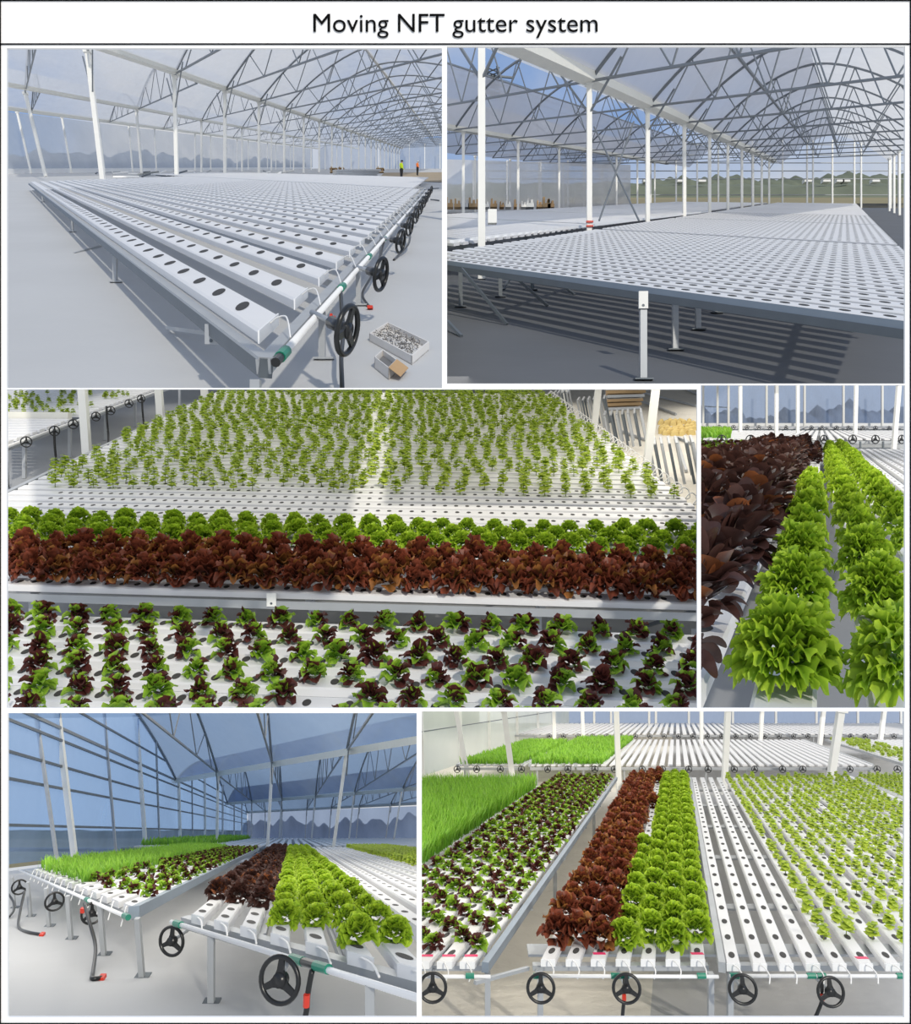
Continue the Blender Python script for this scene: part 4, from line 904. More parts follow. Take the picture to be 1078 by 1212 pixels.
# next benches with wheels
for q, (d0, d1, nm) in enumerate(((38.5, 78, 'second bench with hand wheels behind the lettuce rows'), (105, 170, 'last low bench with a dark wheel line before the film wall'))):
    bt = thing('growing_bench', nm, 'bench', B.W(.432*d0, d0, 0)); m = MB(); sp = .42 if q == 0 else 1.0
    n = 60; 
    for i in range(n):
        a = rowpos(-8+i*sp-(20*q), d0); m.extr(B.W(a, d0, TY-.06), B.dv(.432*(d1-d0), d1-d0), B.dv(sp*.6, 0), Vector((0, 0, .08)), PROF)
    part('bench_gutters', m, 'gutter', bt, kind='stuff')
    m = MB(); m.beam(B.W(-4+.432*d0-8, d0-.2, TY-.16), B.W(.432*d0+16, d0-.2, TY-.16), .12, .14); part('front_rail', m, 'dark_steel' if q else 'steel', bt)
    m = MB(); m.beam(B.W(.432*d0-12, d0+.3, TY-.5), B.W(.432*d0+18, d0+.3, TY-.5), .05, .5); part('shade_skirt', m, 'steel', bt)
    us = (854, 888, 913, 949, 975, 1009, 1036, 1067) if q == 0 else (851, 868, 884, 898, 911, 930, 944, 960, 973, 990, 1004, 1021, 1036, 1052)
    for u in us:
        d = d0-.6; wheel(bt, B.up(u, 520 if q == 0 else 505.5+(u-850)*.006, d), .42 if q == 0 else .55, (0, 0, math.radians(random.uniform(-20, 20))))
        if q == 0:
            m = MB(); m.beam(B.W((u+9-CX)*d/F, d, 0), B.W((u+9-CX)*d/F, d, TY-.1), .07); part('leg', m, 'dark_steel', bt)
herb_stuff(B, 'herb_patch', lambda: (lambda d: (rowpos(random.uniform(-8.2, -4.5)*d/42, d), d, TY, 1.0))(random.uniform(39, 76)), 2600, .45, 'flat green herb patch on the second bench', 'herbs', .05)
herb_stuff(B, 'herb_patch', lambda: (lambda d: (rowpos(random.uniform(-4.6, -3.5), d), d, TY, 1.0))(random.uniform(19, 25)), 500, .5, 'dark green herb tuft left of the mixed lettuces', 'herbs', .03)
for u1, u0, v0, wd, lab in ((919, 918.5, 530, .16, 'white post standing at the end of the red rows'), (1065, 1057, 538, .2, 'leaning white post at the end of the bare gutters'), (1013.5, 1012, 512, .25, 'white post amid the second bench'), (944, 944, 510, .25, 'white post behind the second bench wheels'), (876, 876, 508, .3, 'white post beside the herb patch')):
    d = 34 if v0 > 525 else (1200/(v0+10-500)); p0 = B.up(u0, v0, d); p1 = B.up(u1, 440, d); dr = (p1-p0)/(p1.z-p0.z); base = p0-dr*(p0.z-B.W(0, d, 0).z); post(B, base, base+dr*(p1.z-base.z), wd*.8, lab, None)
d = 225
for u in (832, 849, 862, 907, 952, 998, 1044): 
    P0 = B.W((u-CX)*d/F, d, 0); post(B, P0, P0+Vector((0, 0, 13)), .5, 'pale post against the blue film wall', 'posts of the blue film wall')
m = MB(); m.grid(lambda i, j: B.W(50+100*i, 230, 13*j), 14, 3); top('wall_back', m, 'film_indigo', kind='structure')
m = MB(); m.beam(B.W(50, 229, .5), B.W(140, 229, .5), .3, 1); top('baseboard_back', m, 'pvc', kind='structure')
m = MB(); m.beam(B.W((829-CX)*.228*1.0, 228, 5.6), B.W((864-CX)*.228, 228, 5.2), .2, .2); top('wall_cable', m, 'dark_steel', 'thin dark cable along the film wall', 'cable')
ridge(B, 'tree_line', (40, 245), (160, 255), 5.2, 14, 'hedge_haze', 'hazy dark trees behind the blue film wall', 'trees', 11, rough=.5)

# ================================================================== BAY 5: corner view of two benches, side film wall, blue roof
B = BAY = Bay(985, .93, RECTS['b5']); b5 = B
TY, PY, GH = .44, .38, .055; r = (-.194, 1.0); p = (-.689, 1.0)
sheet(B, 'floor', [(-7.4, 2.3), (1.5, 2.3), (6, 118), (-28.5, 118)], 'sheet_white')
pv = (.228, -.318); wv = (pv[0]*.56, pv[1]*.56)
G0 = Vector((-1.585, 5.08))
for n in range(7):
    a, d = G0.x+pv[0]*n, G0.y+pv[1]*n; L = 22.0
    lab = '%s white gutter from the aisle on the bench with the biggest wheel' % ORD[n]
    gt = gutter(B, a, d, (-.194*L, L), wv, TY, GH, lab, 'gutters of the red and green bench', 46, .46*1.0187, .26, (-.194*.085, .085), (wv[0]*.30, wv[1]*.30), single=8)
    m = MB(); m.ppd(B.W(a-.002, d-.006, TY-GH), B.dv(wv[0], wv[1]), B.dv(0, .012), Vector((0, 0, GH*.98))); part('end_cap', m, 'pvc', gt)
    c = B.W(a+wv[0]*.5, d+wv[1]*.5-.01, TY-.015); q = B.W(a+wv[0]*.9+.045, d+wv[1]*.9-.17, PY+.008)
    hose(gt, [c, c+Vector((.018, -.04, .018)), (c+q)/2+Vector((.015, -.02, .02)), q], .0052, 'tube_white', 'feed_tube', 6)
    dd = d+(1.15 if n < 3 else (.42 if n == 3 else .62 if n in (4, 6) else .25))
    while dd < 27:
        aa = a+wv[0]/2-.194*(dd-d)
        if n < 3: plant(B, 'red_lettuce', P_MAROON, aa, dd, TY, .165, 'dark red lettuce under the blue roof in the %s row from the aisle' % ORD[n], 'lettuce', 'dark lettuces under the blue roof', .85)
        else: plant(B, 'green_lettuce', P_GREEN, aa, dd, TY, .165, 'frilly green lettuce under the blue roof in the %s green row from the red' % ORD[n-3], 'lettuce', 'green lettuces under the blue roof', .8)
        dd += .62 if n < 3 else .72
bench = thing('growing_bench', 'bench with the biggest black hand wheel and white supply pipe', 'bench', B.W(-.9, 4.2, 0))
pl = lambda s, y, off=0: B.W(-1.66+.689*s+.0, 5.08-s+off, y)
m = MB(); m.tube([pl(-.12, PY, -.02), pl(1.9, PY-.004, -.02), pl(2.7, PY-.008, -.02)], .0135, 8); part('supply_pipe', m, 'pvc', bench, smooth=True)
m = MB(); m.beam(pl(-.1, PY-.005, .22), pl(2.75, PY-.005, .22), .05, .035); part('end_rail', m, 'steel', bench)
m = MB(); m.ppd(pl(-.1, PY-.035, .05), B.dv(.689*2.9, -2.9), B.dv(-.03, .30), (0, 0, .004)); part('tray_plate', m, 'steel', bench)
for a0, dd in ((-.68, 5.1), (-.2, 4.45), (.2, 3.6)):
    m = MB(); m.beam(B.W(a0-.194*dd, dd+.2, PY-.03), B.W(a0-.194*24, 24, PY-.03), .04, .04); part('side_rail', m, 'steel', bench)
for s in (.0, 1.42, 1.62): 
    m = MB(); m.tube([pl(s-.05, PY, -.02), pl(s+.05, PY, -.02)], .02, 10); part('green_fitting', m, 'green_fit', bench)
m = MB(); m.tube([pl(1.44, PY, -.02), pl(1.60, PY, -.02)], .018, 10); part('tee_fitting', m, 'plastic_black', bench)
for s in (.48, 1.95):
    f = pl(s, 0, .0); m = MB(); m.beam(f, f+Vector((0, 0, PY-.01)), .034); lg = part('leg', m, 'steel', bench)
    m = MB(); m.box(f, .09, .08, .008); part('foot_plate', m, 'dark_steel', lg)
wheel(bench, B.up(203, 1114, 5.2), .185, (-.15, 0, math.radians(-18))); wheel(bench, B.up(331, 1160, 3.52), .20, (-.22, 0, math.radians(-20)))
for u, v, d in ((203, 1114, 5.2), (331, 1160, 3.52)):
    m = MB(); m.tube([B.up(u, v, d), B.up(u, v, d)+B.dv(-.06, .5)+Vector((0, 0, .01))], .012, 8); part('wheel_shaft', m, 'steel', bench)
h0 = pl(1.55, PY-.02, -.04); hose(bench, [h0, h0+Vector((-.015, -.02, -.09)), h0+Vector((-.02, -.03, -.16)), h0+Vector((-.05, -.06, -.26)), h0+Vector((-.09, -.1, -.37))], .0125)
m = MB(); q = h0+Vector((-.018, -.035, -.13)); m.tube([q, q+Vector((.002, 0, .05))], .014, 8); part('red_valve', m, 'red_fit', bench)
# left bench
sparse = []; H0 = Vector((-2.30, 5.86)); lv = (-.255, .415)
for n in range(14):
    a, d = H0.x+lv[0]*n, H0.y+lv[1]*n; w2 = (-lv[0]*.6, -lv[1]*.6); L = 21-.4*n
    gt = gutter(B, a-.0, d+.0, (-.194*L, L), w2, TY, GH, '%s white gutter from the blue-grey side beam of the left bench' % ORD[n], 'gutters of the sparse bench', 40, .46*1.02, .25, (-.194*.085, .085), (w2[0]*.3, w2[1]*.3), single=5 if n < 5 else 0)
    c = B.W(a+w2[0]*.5, d+w2[1]*.5-.01, TY-.015); q = c+Vector((.02, -.16, -.055)); hose(gt, [c, c+Vector((.01, -.05, .015)), q], .005, 'tube_white', 'feed_tube', 5)
    if n < 6:
        dd = d+.35+random.uniform(0, .3)
        while dd < 26:
            if dd > 13: sparse.append((a+w2[0]/2-.194*(dd-d), dd, TY, .12, .95))
            elif random.random() < .75: plant(B, 'young_lettuce', P_YOUNG, a+w2[0]/2-.194*(dd-d), dd, TY, .12, 'small sparse young lettuce on the %s gutter from the blue-grey side beam' % ORD[n], 'lettuce', 'sparse young lettuces under the blue roof', .95)
            dd += .75
stuff_plants(B, 'young_lettuce_rows', P_YOUNG, sparse, 'rear part of the sparse young lettuce rows beside the side beam', 'lettuces', 'leaf_young')
lb = thing('growing_bench', 'left bench with blue-grey side beam and a row of small hand wheels', 'bench', B.W(-2.2, 5.8, 0))
A0 = B.fl(158, 1078, PY+.03)
m = MB(); m.beam(B.W(A0[0], A0[1], PY+.02), B.W(A0[0]-.194*21, A0[1]+21, PY+.02), .07, .075); part('side_beam', m, 'beam_blue', lb)
ql = lambda s, y, off=0: B.W(A0[0]-.03-.62*s, A0[1]+s+off, y)
m = MB(); m.tube([ql(-.05, PY, -.06), ql(6.8, PY, -.06)], .013, 8); part('supply_pipe', m, 'pvc', lb, smooth=True)
m = MB(); m.beam(ql(0, PY-.02, .12), ql(6.6, PY-.02, .12), .04, .04); part('end_rail', m, 'steel', lb)
for s in (-.02, 1.35): 
    m = MB(); m.tube([ql(s-.06, PY, -.06), ql(s+.06, PY, -.06)], .019, 10); part('green_fitting', m, 'green_fit', lb)
for u, v0, v1 in ((168, 1085, 1157), (123, 1068, 1131), (84, 1060, 1112), (58, 1050, 1097), (36, 1044, 1085), (17, 1040, 1075)):
    a, d = B.fl(u, v1); m = MB(); m.beam(B.W(a, d, 0), B.W(a-.03, d, PY), .033); lg = part('leg', m, 'steel', lb); m = MB(); m.box(B.W(a, d, 0), .09, .1, .008); part('foot_plate', m, 'dark_steel', lg)
for u, v, d, dia in ((109, 1081, 6.6, .175), (64.5, 1067, 7.7, .175), (23, 1050, 9.3, .17)): wheel(lb, B.up(u, v, d), dia, (-.1, 0, math.radians(32)))
for pts in (((100, 1070), (106, 1092), (113, 1120), (110, 1150), (109, 1158), (121, 1157)), ((29, 1055), (24, 1078), (22, 1097), (33, 1103), (50, 1106)), ((10, 1058), (16, 1068), (16, 1078), (10, 1086))):
    dl = B.fl(*pts[-1], .015)[1]; ds = 6.5 if pts[0][0] > 80 else (8.9 if pts[0][0] > 20 else 9.8)
    hose(lb, [B.up(u, v, min(ds+(dl-ds)*i/(len(pts)-1), B.fl(u, v, .015)[1])) for i, (u, v) in enumerate(pts)], .013)
    if pts[0][0] > 20:
        e = B.up(*pts[-1], dl); m = MB(); m.box(e-Vector((0, 0, .01)), .035, .05, .022); part('red_valve', m, 'red_fit', lb)
m = MB(); q = B.up(98, 1080, 6.5); m.box(q, .03, .03, .035); part('red_valve', m, 'red_fit', lb)
herb_stuff(B, 'feathery_herbs', lambda: (lambda n, t: (H0.x+lv[0]*n-.194*t+random.gauss(0, .03), H0.y+lv[1]*n+t, TY, 1.0))(random.choice([5, 6, 7, 8, 9, 10, 11, 12, 13]), .9*int(random.uniform(0, 20))/1.0+random.gauss(.6, .18)), 9000, .16, 'feathery green herbs along the side film wall under the blue roof', 'herbs', .007)
# right bench: bare gutters, then seedlings
for n in range(14):
    a0 = .62+.172*n; d = 3.0; L = 24
    gutter(B, a0-.194*d, d, (-.194*L, L), (.10, 0), TY+.02, .075, '%s bare white gutter past the green lettuces under the blue roof' % ORD[n] if n < 6 else '%s seedling gutter past the bare ones under the blue roof' % ORD[n-6], 'gutters right of the lettuces', 48, .46, .2, (-.194*.07, .07), (.021, 0))
sp = [(.66+.172*n-.194*d, d, TY+.02, .14, 1.0) for n in range(6, 14) for d in np.arange(5, 26, .42)]
stuff_plants(B, 'seedling_rows', P_SEED, sp, 'dense light green seedlings right of the bare gutters', 'seedlings', 'leaf_seedling')
# benches farther on
m = MB()
for i in range(50): m.extr(B.W(-5.6+.36*i-.194*30, 30-.0, TY-.05), B.dv(-.194*40, 40), B.dv(.2, 0), Vector((0, 0, .06)), PROF)
top('far_gutters', m, 'gutter', 'far bench of white gutters across the greenhouse end', 'gutter', None, 'stuff')
fbn = thing('growing_bench', 'far bench with a dark line of tiny wheels', 'bench', B.W(-8, 29.6, 0))
m = MB(); m.beam(B.W(-16, 29.7, TY-.12), B.W(8, 29.7, TY-.12), .1, .1); part('front_rail', m, 'dark_steel', fbn)
for i in range(16): wheel(fbn, B.W(-7+.9*i, 29.4, TY-.15), .22, (0, 0, 0))
herb_stuff(B, 'herb_strip', lambda: (lambda d: (random.uniform(-5.6, -3.2)-.194*d, d, TY, 1))(random.uniform(31, 66)), 2500, .3, 'light green herb strip on the far bench', 'herbs', .03)
# side wall: arched film gable with rails and posts
YE, YR = .93+2.7, .93+5.0
EV = [9, 44, 79, 114]
def wall_top(d):
    for x, y in zip(EV[:-1], EV[1:]):
        if x <= d <= y: return arch_y((d-x)/(y-x), YE, YR)
    return YE
WA = lambda d, off=0: -6-.194*d+off
m = MB(); m.grid(lambda i, j: (lambda d: B.W(WA(d), d, .25+(wall_top(d)-.25)*j))(9+105*i), 90, 4); top('wall_left', m, 'film_clear_sky_tint', kind='structure')
for y in (1.08, 2.06, 2.63, 3.3, 4.3):
    dl = [9+1*i for i in range(106) if wall_top(9+1*i) > y]; runs = []; 
    for q in dl:
        if runs and q-runs[-1][-1] <= 1: runs[-1].append(q)
        else: runs.append([q])
    for q in runs:
        if len(q) > 2: m = MB(); m.beam(B.W(WA(q[0], .05), q[0], y), B.W(WA(q[-1], .05), q[-1], y), .05, .06); top('cladding_rail', m, 'dark_steel', 'dark horizontal rail across the clear film side wall', 'rail', 'rails of the clear wall')
for u1, u0, th in ((58, 82, 1), (31, 60, 0), (158, 169, 1), (116, 132.7, 0), (209, 211, 1), (240, 241, 1), (262, 262, 1), (276, 276, 1), (285, 285, 1), (182, 186, 0), (225, 226, 0)):
    d = 6000/(345-u0*.55-u1*.45); v1 = 985-F*(wall_top(min(113, d))-.93)/d; p0 = B.up(u0, 1000, d); p1 = B.up(u1, max(v1, 800), d); dr = (p1-p0)/(p1.z-p0.z); base = p0-dr*(p0.z-B.W(0, d, 0).z)
    post(B, base+Vector((.1, 0, 0)), base+Vector((.1, 0, 0))+dr*(p1.z-base.z), .13 if th else .07, 'thick pale post of the clear film side wall' if th else 'thin grey stud of the clear film side wall', 'posts of the clear wall' if th else 'studs of the clear wall', 'post' if th else 'steel')
ridge(B, 'distant_hill', (-90, 60), (-14, 190), 1.25, 25, 'hedge', 'low dark hill line outside the clear side wall', 'hill', 21, rough=.12)
sheet(B, 'field', [(-200, 8), (-9, 8), (-31, 128), (-200, 260)], 'field', 'dull field outside the clear side wall', 'field')
for e0, e1, lim, nm in ((44, 9, .43, 'first'), (79, 44, 1.0, 'second'), (114, 79, 1.0, 'third')):
    E = (WA(e0), e0); span = e1-e0; vec = (-.194*span, span); S = 21 if nm == 'first' else 48
    roof_film(B, E, (.689*S, -S), vec, YE, YR, 0, lim, 'film_sky_tint', 'sky-tinted roof film of the %s span over the lettuce benches' % nm, nr=14)
    m = MB(); S2 = min(S+4, 50); m.beam(B.W(E[0], E[1], YE-.02), B.W(E[0]+.689*S2, E[1]-S2, YE-.02), .5, .22); top('eave_gutter', m, 'eave', 'pale %s roof gutter crossing the blue roof' % nm, 'roof gutter')
    tops = {'first': ((258, 256.5), (322, 316), (410, 392.6)), 'second': ((298, 297), (333.5, 330), (373, 368), (419, 412), (476, 464.5)), 'third': ((314, 313), (334, 333), (363, 361), (392, 389), (425, 421), (462, 456))}[nm]
    truss(B, E, vec, YE, YR, .07, 'grey arch at the side wall edge of the %s roof span' % nm, 'arches at the side wall', 0, 1, 0)
    for u1, u0 in tops:
        k = (u1-CX)/F; s = (k*E[1]-E[0])/(.689+k); a, d = E[0]+.689*s, E[1]-s
        p1 = B.W(a, d, YE); p0 = B.up(u0, 985+.93*F/d, d)
        pt = post(B, p0, p1, .10, 'white post carrying the %s roof gutter' % nm, 'posts of the %s roof gutter' % nm)
        truss(B, (a, d), vec, YE, YR, .05, 'thin grey truss rising from the %s roof gutter' % nm, 'trusses of the %s span' % nm, 0, min(1.0, (d-4.0)/-span), 6, each=nm == 'first')
        for s2 in (-1, 1):
            m = MB(); m.tube([B.W(a, d, YE-.8)+(p0-p1)/(p0.z-p1.z)*-.8*0, B.W(a-.194*s2*1.5, d+s2*1.5, YE+.35)], .03, 4); part('head_brace', m, 'truss', pt)
m = MB(); m.grid(lambda i, j: (lambda s: B.W(WA(116)+.689*s, 116-s*.8, YE*j))(60*i), 16, 2); top('wall_back', m, 'film_indigo', kind='structure')
ridge(B, 'tree_line', (-34, 134), (30, 100), 2.2, 8, 'hedge_haze', 'hazy trees behind the far blue film', 'trees', 31, rough=.45)

# ================================================================== BAY 6: high view along full benches with wheels in front
B = BAY = Bay(820, 2.5, RECTS['b6']); b6 = B
TY, PY, GH = .56, .50, .055; k6 = .261; D0 = 6.16
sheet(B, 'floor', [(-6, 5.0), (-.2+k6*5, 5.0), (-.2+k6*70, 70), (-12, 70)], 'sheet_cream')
sheet(B, 'floor', [(-.2+k6*5, 5.0), (8, 5.0), (40, 70), (-.2+k6*70, 70)], 'sheet_cream_shaded')
def lane(n_a0, d0, d1, wdt, label, group, holes=True, single=6, tape=False, gap=.46):
    L = d1-d0
    gt = gutter(B, n_a0+k6*d0-wdt/2, d0, (k6*L, L), (wdt, 0), TY, GH, label, group, int(L/gap)-1 if holes else 0, gap*1.0335, .2, (k6*.075, .075), (.024, 0), single=single)
    c = B.W(n_a0+k6*d0, d0-.008, TY-.012)
    m = MB(); m.ppd(B.W(n_a0+k6*d0-wdt/2, d0-.008, TY-GH), (wdt, 0, 0), B.dv(0, .012), (0, 0, GH*.97)); part('end_cap', m, 'pvc', gt)
    hose(gt, [c, c+Vector((.01, -.05, .012)), c+Vector((.03, -.10, -.015)), c+Vector((.01, -.15, -.05))], .005, 'tube_white', 'feed_tube', 5)
    if tape: m = MB(); m.ppd(B.W(n_a0+k6*(d0+.12)-wdt*.44, d0+.1, TY+.001), (wdt*.88, 0, 0), B.dv(0, .05), (0, 0, .0012)); part('marker_tape', m, 'pink_tape', gt)
    return gt
FAR = 19.4
# middle bench
for n in range(7):
    a0 = -.934+.182*n
    lane(a0, D0, FAR, .105, '%s white gutter from the sandy aisle under red lettuces' % ORD[n] if n < 3 else '%s white gutter from the red block under round green heads' % ORD[n-3], 'gutters of the red and green lanes', tape=n in (2, 6))
    d = D0+(.42 if n in (0, 1) else .30 if n in (2, 3, 5) else .5); st = .56
    while d < FAR:
        a = a0+k6*d
        if n == 3 and 10.9 < d < 17.8:
            if 14.2 < d < 14.76: plant(B, 'dark_lettuce', P_RED, a, d, TY, .22, 'lone dark lettuce in the middle of the bare green-lane gutter', 'lettuce', None)
        elif n < 3 or (n == 3 and d >= 17.8): plant(B, 'red_lettuce', P_RED, a, d, TY, .235, 'full red lettuce in the %s lane from the sandy aisle' % ORD[n], 'lettuce', 'red lettuces of the high view', .95)
        else: plant(B, 'green_lettuce', P_GREEN, a, d, TY, .235, 'round bright green head in the %s green lane beside the red block' % ORD[n-3], 'lettuce', 'green heads of the high view', 1.0)
        d += st
# young bench
rear = []
for n in range(8):
    a0 = -1.51-.165*n
    lane(a0, D0-.05, FAR, .11, 'white gutter of young lettuces, %s from the beam along the sandy aisle' % ORD[n], 'gutters of the young mixed lanes', tape=n < 3)
    d = D0+.28+.2*(n % 2)
    while d < FAR:
        if d > 13.5: rear.append((a0+k6*d, d, TY, .16, .85))
        elif d > D0+.3 or n != 1: plant(B, 'young_lettuce', P_YOUNG, a0+k6*d, d, TY, .15, 'young green and red lettuce in the %s lane from the sandy aisle beam' % ORD[n], 'lettuce', 'young lettuces of the high view', .85)
        d += .47
stuff_plants(B, 'young_lettuce_rows', P_YOUNG, rear, 'rear part of the young mixed lettuce bench left of the sandy aisle', 'lettuces', 'leaf_young')
def bench6(label, aL_, aR_, wheels, fits, hoses, side=()):
    t = thing('growing_bench', label, 'bench', B.W((aL_+aR_)/2+k6*D0, D0, 0))
    m = MB(); m.tube([B.W(aL_+k6*D0, D0-.19, PY), B.W(aR_+k6*D0, D0-.19, PY-.006)], .0125, 8); part('supply_pipe', m, 'pvc', t, smooth=True)
    m = MB(); m.beam(B.W(aL_+k6*D0, D0+.06, PY-.015), B.W(aR_+k6*D0, D0+.06, PY-.015), .05, .04); part('end_rail', m, 'steel', t)
    m = MB(); m.beam(B.W(aL_+k6*D0, D0+.5, PY-.03), B.W(aR_+k6*D0, D0+.5, PY-.03), .16, .02); part('tray_plate', m, 'steel', t)
    for q in np.arange(8, FAR, 2.4):
        m = MB(); m.beam(B.W(aL_+k6*q, q, PY-.03), B.W(aR_+k6*q, q, PY-.03), .10, .02); part('cross_rail', m, 'steel', t)
    for a0, mt in side:
        m = MB(); m.beam(B.W(a0+k6*(D0-.1), D0-.1, PY+.03), B.W(a0+k6*FAR, FAR, PY+.03), .05, .07); part('side_beam', m, mt, t)
    for u in fits:
        d = D0-.19; a = (u-CX)*d/F; m = MB(); m.tube([B.W(a-.03, d, PY), B.W(a+.03, d, PY)], .02, 10); part('green_fitting', m, 'green_fit', t)
    for u, v in wheels:
        d = D0-.28; q = B.up(u, v, d); wheel(t, q, .205, (-.30, 0, math.radians(random.uniform(-6, 6)))); m = MB(); m.tube([q, q+B.dv(0, .35)+Vector((0, 0, .02))], .012, 8); part('wheel_shaft', m, 'steel', t)
    for u in hoses:
        d = D0-.22; q = B.W((u-CX)*d/F, d, PY-.01); hose(t, [q, q+Vector((-.005, -.02, -.08)), q+Vector((-.01, -.02, -.16)), q+Vector((-.03 if u < 800 else -.09, -.05, -.30))], .013)
        m = MB(); m.box(q+Vector((-.01, -.035, -.13)), .025, .02, .04); part('red_valve', m, 'red_fit', t)
    for u, dd in [((aL_+aR_)/2*0+aR_, 6.1), (aL_+.06, 6.1), (aR_, 9.5), (aR_, 14.0), (aL_, 11.5)]:
        m = MB(); m.beam(B.W(u+k6*dd, dd, 0), B.W(u+k6*dd, dd, PY-.02), .04); lg = part('leg', m, 'steel', t); m = MB(); m.box(B.W(u+k6*dd, dd, 0), .10, .1, .008); part('foot_plate', m, 'steel', lg)
    return t
bb = bench6('left bench with the grey side beam along the sandy aisle', -2.75, -1.36, [(512, 1169)], [556], [], [(-1.37, 'beam_blue'), (-2.72, 'beam_blue')])
bench6('middle bench with two hand wheels under red and green lettuces', -1.04, .25, [(640, 1169.5), (741.5, 1170)], [636, 728, 739, 830], [739])
bench6('right bench with two hand wheels under the bare gutters', .33, 3.7, [(879, 1171), (983, 1174)], [869, 960, 972, 1066], [972], [(.33, 'steel')])
m = MB(); P0 = B.up(562, 1163, 5.9); P1 = B.up(625, 1146, 6.3); m.beam(P0, P1, .025); top('tie_bar', m, 'steel', 'short grey bar joining the benches across the sandy aisle', 'bar')
# right bench
far = []; ns = 0
for n in range(19):
    a0 = .41+.19*n
    lane(a0, D0-.10, FAR, .10, '%s bare gutter with dark holes beside the round green heads' % ORD[n] if n < 4 else '%s seedling gutter after the four bare ones beside green heads' % ORD[n-4], 'bare gutters of the high view' if n < 4 else 'seedling gutters of the high view', tape=n == 5, single=12 if n < 4 else 6)
    if n >= 4:
        d = D0+.3+random.uniform(0, .3)
        while d < FAR:
            if random.random() < .86:
                aa = a0+k6*d+random.uniform(-.015, .015)
                if d < 10.8 and ns < 140: ns += 1; plant(B, 'leafy_seedling', P_SEED, aa, d, TY, .15, 'bright green seedling in the %s lane after the four bare gutters' % ORD[n-4], 'seedling', 'seedlings of the high view', 1.0, .2)
                else: far.append((aa, d, TY, .155*random.uniform(.8, 1.2), 1.0))
            d += .40
for n in range(6):
    a0 = 4.2+.19*n; lane(a0, 12, FAR, .10, 'white seedling gutter past the white divider rail', 'gutters past the divider', False, 0)
    far += [(a0+k6*d, d, TY, .16, 1.0) for d in np.arange(12, FAR, .4)]
stuff_plants(B, 'seedling_field', P_SEED, far, 'carpet of light green seedlings covering the rear of the right bench', 'seedlings', 'leaf_seedling')
m = MB(); m.beam(B.W(3.98+k6*11, 11, TY-.01), B.W(3.98+k6*FAR, FAR, TY-.01), .10, .08); top('divider_rail', m, 'pvc', 'white divider rail between two seedling benches', 'rail')
# herb bench at the left
for n in range(12):
    lane(-2.92-.19*n, 8.6, 17.6, .10, 'white gutter under feathery herbs, %s from the young lettuce bench' % ORD[n], 'gutters of the feathery herbs', False, 0)
herb_stuff(B, 'feathery_herbs', lambda: (lambda n, d: (-2.92-.19*n+k6*d+random.gauss(0, .035), d, TY, 1.0))(random.randrange(12), .22*round(random.uniform(8.6, 17.4)/.22)+random.gauss(0, .05)), 26000, .30, 'tall feathery bright green herbs left of the young lettuces', 'herbs', .006)
# second line of benches
def far_bench(a0, a1, d0, d1, pitch, label, wheels, plants=None):
    t = thing('growing_bench', label, 'bench', B.W(a0+k6*d0, d0, 0)); m = MB(); x = a0
    while x < a1: m.extr(B.W(x+k6*d0, d0, TY-.05), B.dv(k6*(d1-d0), d1-d0), B.dv(pitch*.58, 0), Vector((0, 0, .055)), PROF); x += pitch
    part('bench_gutters', m, 'gutter', t, kind='stuff')
    m = MB(); m.beam(B.W(a0+k6*d0, d0-.1, TY-.10), B.W(a1+k6*d0, d0-.1, TY-.10), .05, .06); part('end_rail', m, 'steel', t)
    for u in wheels: wheel(t, B.up(u, 820+(2.5-TY+.10)*F/(d0-.25), d0-.25), .19 if d0 < 30 else .24, (-.2, 0, math.radians(random.uniform(-15, 15))))
    for x in np.arange(a0+.2, a1, 1.1):
        m = MB(); m.beam(B.W(x+k6*d0, d0, 0), B.W(x+k6*d0, d0, TY-.1), .05); part('leg', m, 'steel', t)
    for i in (0, 1):
        m = MB(); x = a0 if i == 0 else a1; m.beam(B.W(x+k6*d0, d0, TY-.02), B.W(x+k6*d1, d1, TY-.02), .07, .08); part('side_beam', m, 'steel', t)
    return t
far_bench(-5.9, -4.15, 22.8, 33, .19, 'far bench with short green herbs at the left film wall', (541, 564))
far_bench(-3.95, -2.75, 22.8, 35, .19, 'far bench under the wide light green herb bed', (592, 617))
far_bench(-2.7, 5.3, 22.8, 35, .225, 'far bench of bare white gutters behind the lettuce lanes', (648, 672, 704, 727, 760, 784, 815, 838, 869, 893, 926, 950, 982, 1006))
far_bench(6.2, 11, 22.8, 35, .225, 'far bench with faint seedlings on the right', (1038, 1062))
far_bench(-8, 14, 40, 54, .32, 'last bench of white gutters before the end wall', tuple(range(650, 1066, 17)))
herb_stuff(B, 'herb_bed', lambda: (lambda d: (random.uniform(-5.85, -4.2)+k6*d, d, TY, 1))(random.uniform(22.9, 33)), 5000, .20, 'short green herb bed on the far left bench', 'herbs', .014)
herb_stuff(B, 'herb_bed', lambda: (lambda d: (random.uniform(-3.95, -2.0+(d-23)*.02)+k6*d, d, TY, 1))(random.uniform(22.9, 35)), 7000, .22, 'wide light green herb bed behind the feathery herbs', 'herbs', .014)
sp = [(random.uniform(6.3, 7.6)+k6*d, d, TY, .2, .7) for d in np.arange(23, 35, .2) for q in range(3)]
stuff_plants(B, 'seedling_strip', P_SEED, sp, 'faint seedling strip on the far right bench', 'seedlings', 'leaf_seedling')
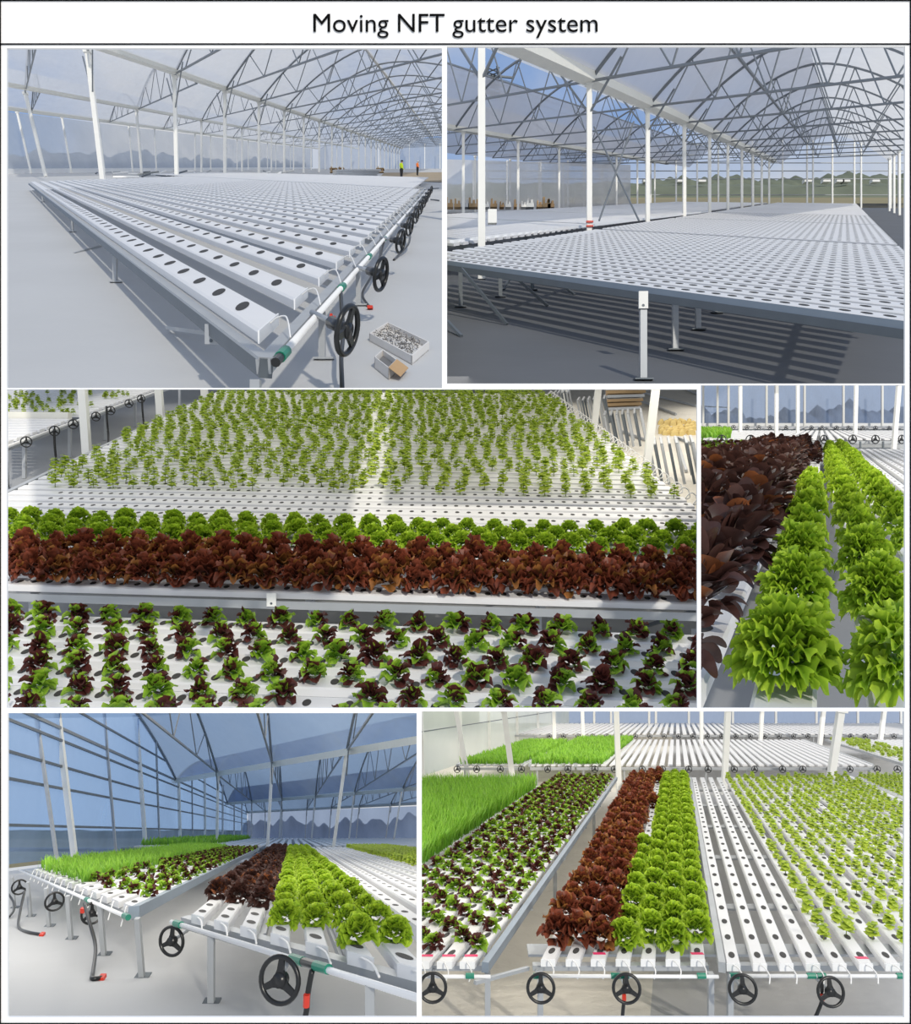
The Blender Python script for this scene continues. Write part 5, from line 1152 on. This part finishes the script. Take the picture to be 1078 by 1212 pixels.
for u1, u0, v0, d, wd, lab in ((539, 549, 893, 23, .13, 'white post at the far herb bench by the film wall'), (595.6, 605, 910, 21.5, .14, 'white post rising in front of the wide herb bed'), (729, 733, 946, 20.4, .12, 'white post at the far end of the young lettuce bench'), (861.5, 857.5, 921, 20.8, .13, 'white post behind the bare gutters'),
        (995.6, 983, 921, 20.8, .16, 'thick white post behind the seedling carpet'), (655, 656, 870, 38, .14, 'white post left in front of the last bench'), (689, 690, 874, 38, .14, 'second white post in front of the last bench'), (830, 830, 874, 38, .14, 'white post centred before the last bench'), (902, 900, 875, 38, .15, 'white post before the last bench beyond the bare gutters'), (975, 971, 873, 38, .17, 'white post before the last bench behind the seedlings'), (1047, 1042, 874, 38, .17, 'white post at the last bench far end')):
    p0 = B.up(u0, v0, d); p1 = B.up(u1, 836, d); dr = (p1-p0)/(p1.z-p0.z); base = p0-dr*(p0.z-B.W(0, d, 0).z); post(B, base, base+dr*(p1.z-base.z), wd, lab, None)
m = MB(); m.grid(lambda i, j: (lambda d: B.W(-7.6+k6*d, d, 4.5*j))(10+50*i), 20, 3); top('wall_left', m, 'film_green', kind='structure')
for d in (16, 20.5, 25, 29.5, 34, 40, 46, 52):
    P0 = B.W(-7.5+k6*d, d, 0); post(B, P0, P0+Vector((-.1, 0, 4.5)), .12, 'pale stud of the greenish film wall', 'studs of the greenish wall')
m = MB(); m.beam(B.W(-7.5+k6*10, 10, 1.35), B.W(-7.5+k6*60, 60, 1.35), .03, .03); top('cladding_rail', m, 'dark_steel', 'thin dark rail across the greenish film wall', 'rail')
m = MB(); m.grid(lambda i, j: B.W(7+36*i, 62, 4.5*j), 16, 3); top('wall_back', m, 'film_indigo', kind='structure')
ridge(B, 'hedge', (-16, 22), (2, 70), 1.4, 6, 'hedge', 'green bank outside the greenish film wall', 'hedge', 41, rough=.2)
for u in (703, 723, 768, 776, 815, 867, 918, 966, 1015, 1066):
    d = 60; P0 = B.W((u-CX)*d/F, d, 0); post(B, P0, P0+Vector((0, 0, 4.5)), .14, 'thin pale post against the end film wall', 'posts of the end film wall')

BAYS = [b1, b2, b3, b4, b5, b6]

# ================================================================== cut every bay flush at the sides of its opening
bpy.context.view_layer.update()
CAMV = Vector((0, 0, ZC)); dead = set()
def planes(rc):
    u0, v0, u1, v1 = rc; out = []
    if u0 is not None: out.append(Vector((-1, (u0-CX)/F, 0)))      # outward normals, all planes hold the eye point
    if u1 is not None: out.append(Vector((1, -(u1-CX)/F, 0)))
    if v0 is not None: out.append(Vector((0, -(CY-v0)/F, 1)))
    if v1 is not None: out.append(Vector((0, (CY-v1)/F, -1)))
    return out
for Bq in BAYS:
    PL = planes(Bq.rect)
    for o in Bq.objs:
        if o.type != 'MESH': continue
        mw = o.matrix_world; bb = [mw @ Vector(c)-CAMV for c in o.bound_box]; cut = []; gone = False
        for n in PL:
            s = [n.dot(c) for c in bb]
            if min(s) >= 0: gone = True; break
            if max(s) > 1e-6: cut.append(n)
        if gone: dead.add(o); continue
        if not cut: continue
        bm = bmesh.new(); bm.from_mesh(o.data); inv = mw.inverted()
        for n in cut:
            bmesh.ops.bisect_plane(bm, geom=bm.verts[:]+bm.edges[:]+bm.faces[:], plane_co=inv @ CAMV, plane_no=mw.to_3x3().transposed() @ n, clear_outer=True)
        if not bm.faces: bm.free(); dead.add(o); continue
        me = o.data.copy() if o.data.users > 1 else o.data
        bm.to_mesh(me); bm.free(); o.data = me
def prune(o):
    """a thing whose shapes all lie outside its opening goes too"""
    for c in list(o.children): prune(c)
    alive = [c for c in o.children if c not in dead]
    if o.type == 'EMPTY' and not alive: dead.add(o)
    if o in dead and alive and o.type == 'MESH':
        if o.parent is None: o.data = bpy.data.meshes.new(o.name+'_cut'); dead.discard(o)
        else:
            for c in alive:
                m = c.matrix_world.copy(); c.parent = o.parent; c.matrix_world = m
for Bq in BAYS:
    for o in Bq.objs:
        if o.parent is None: prune(o)
for o in dead: bpy.data.objects.remove(o)
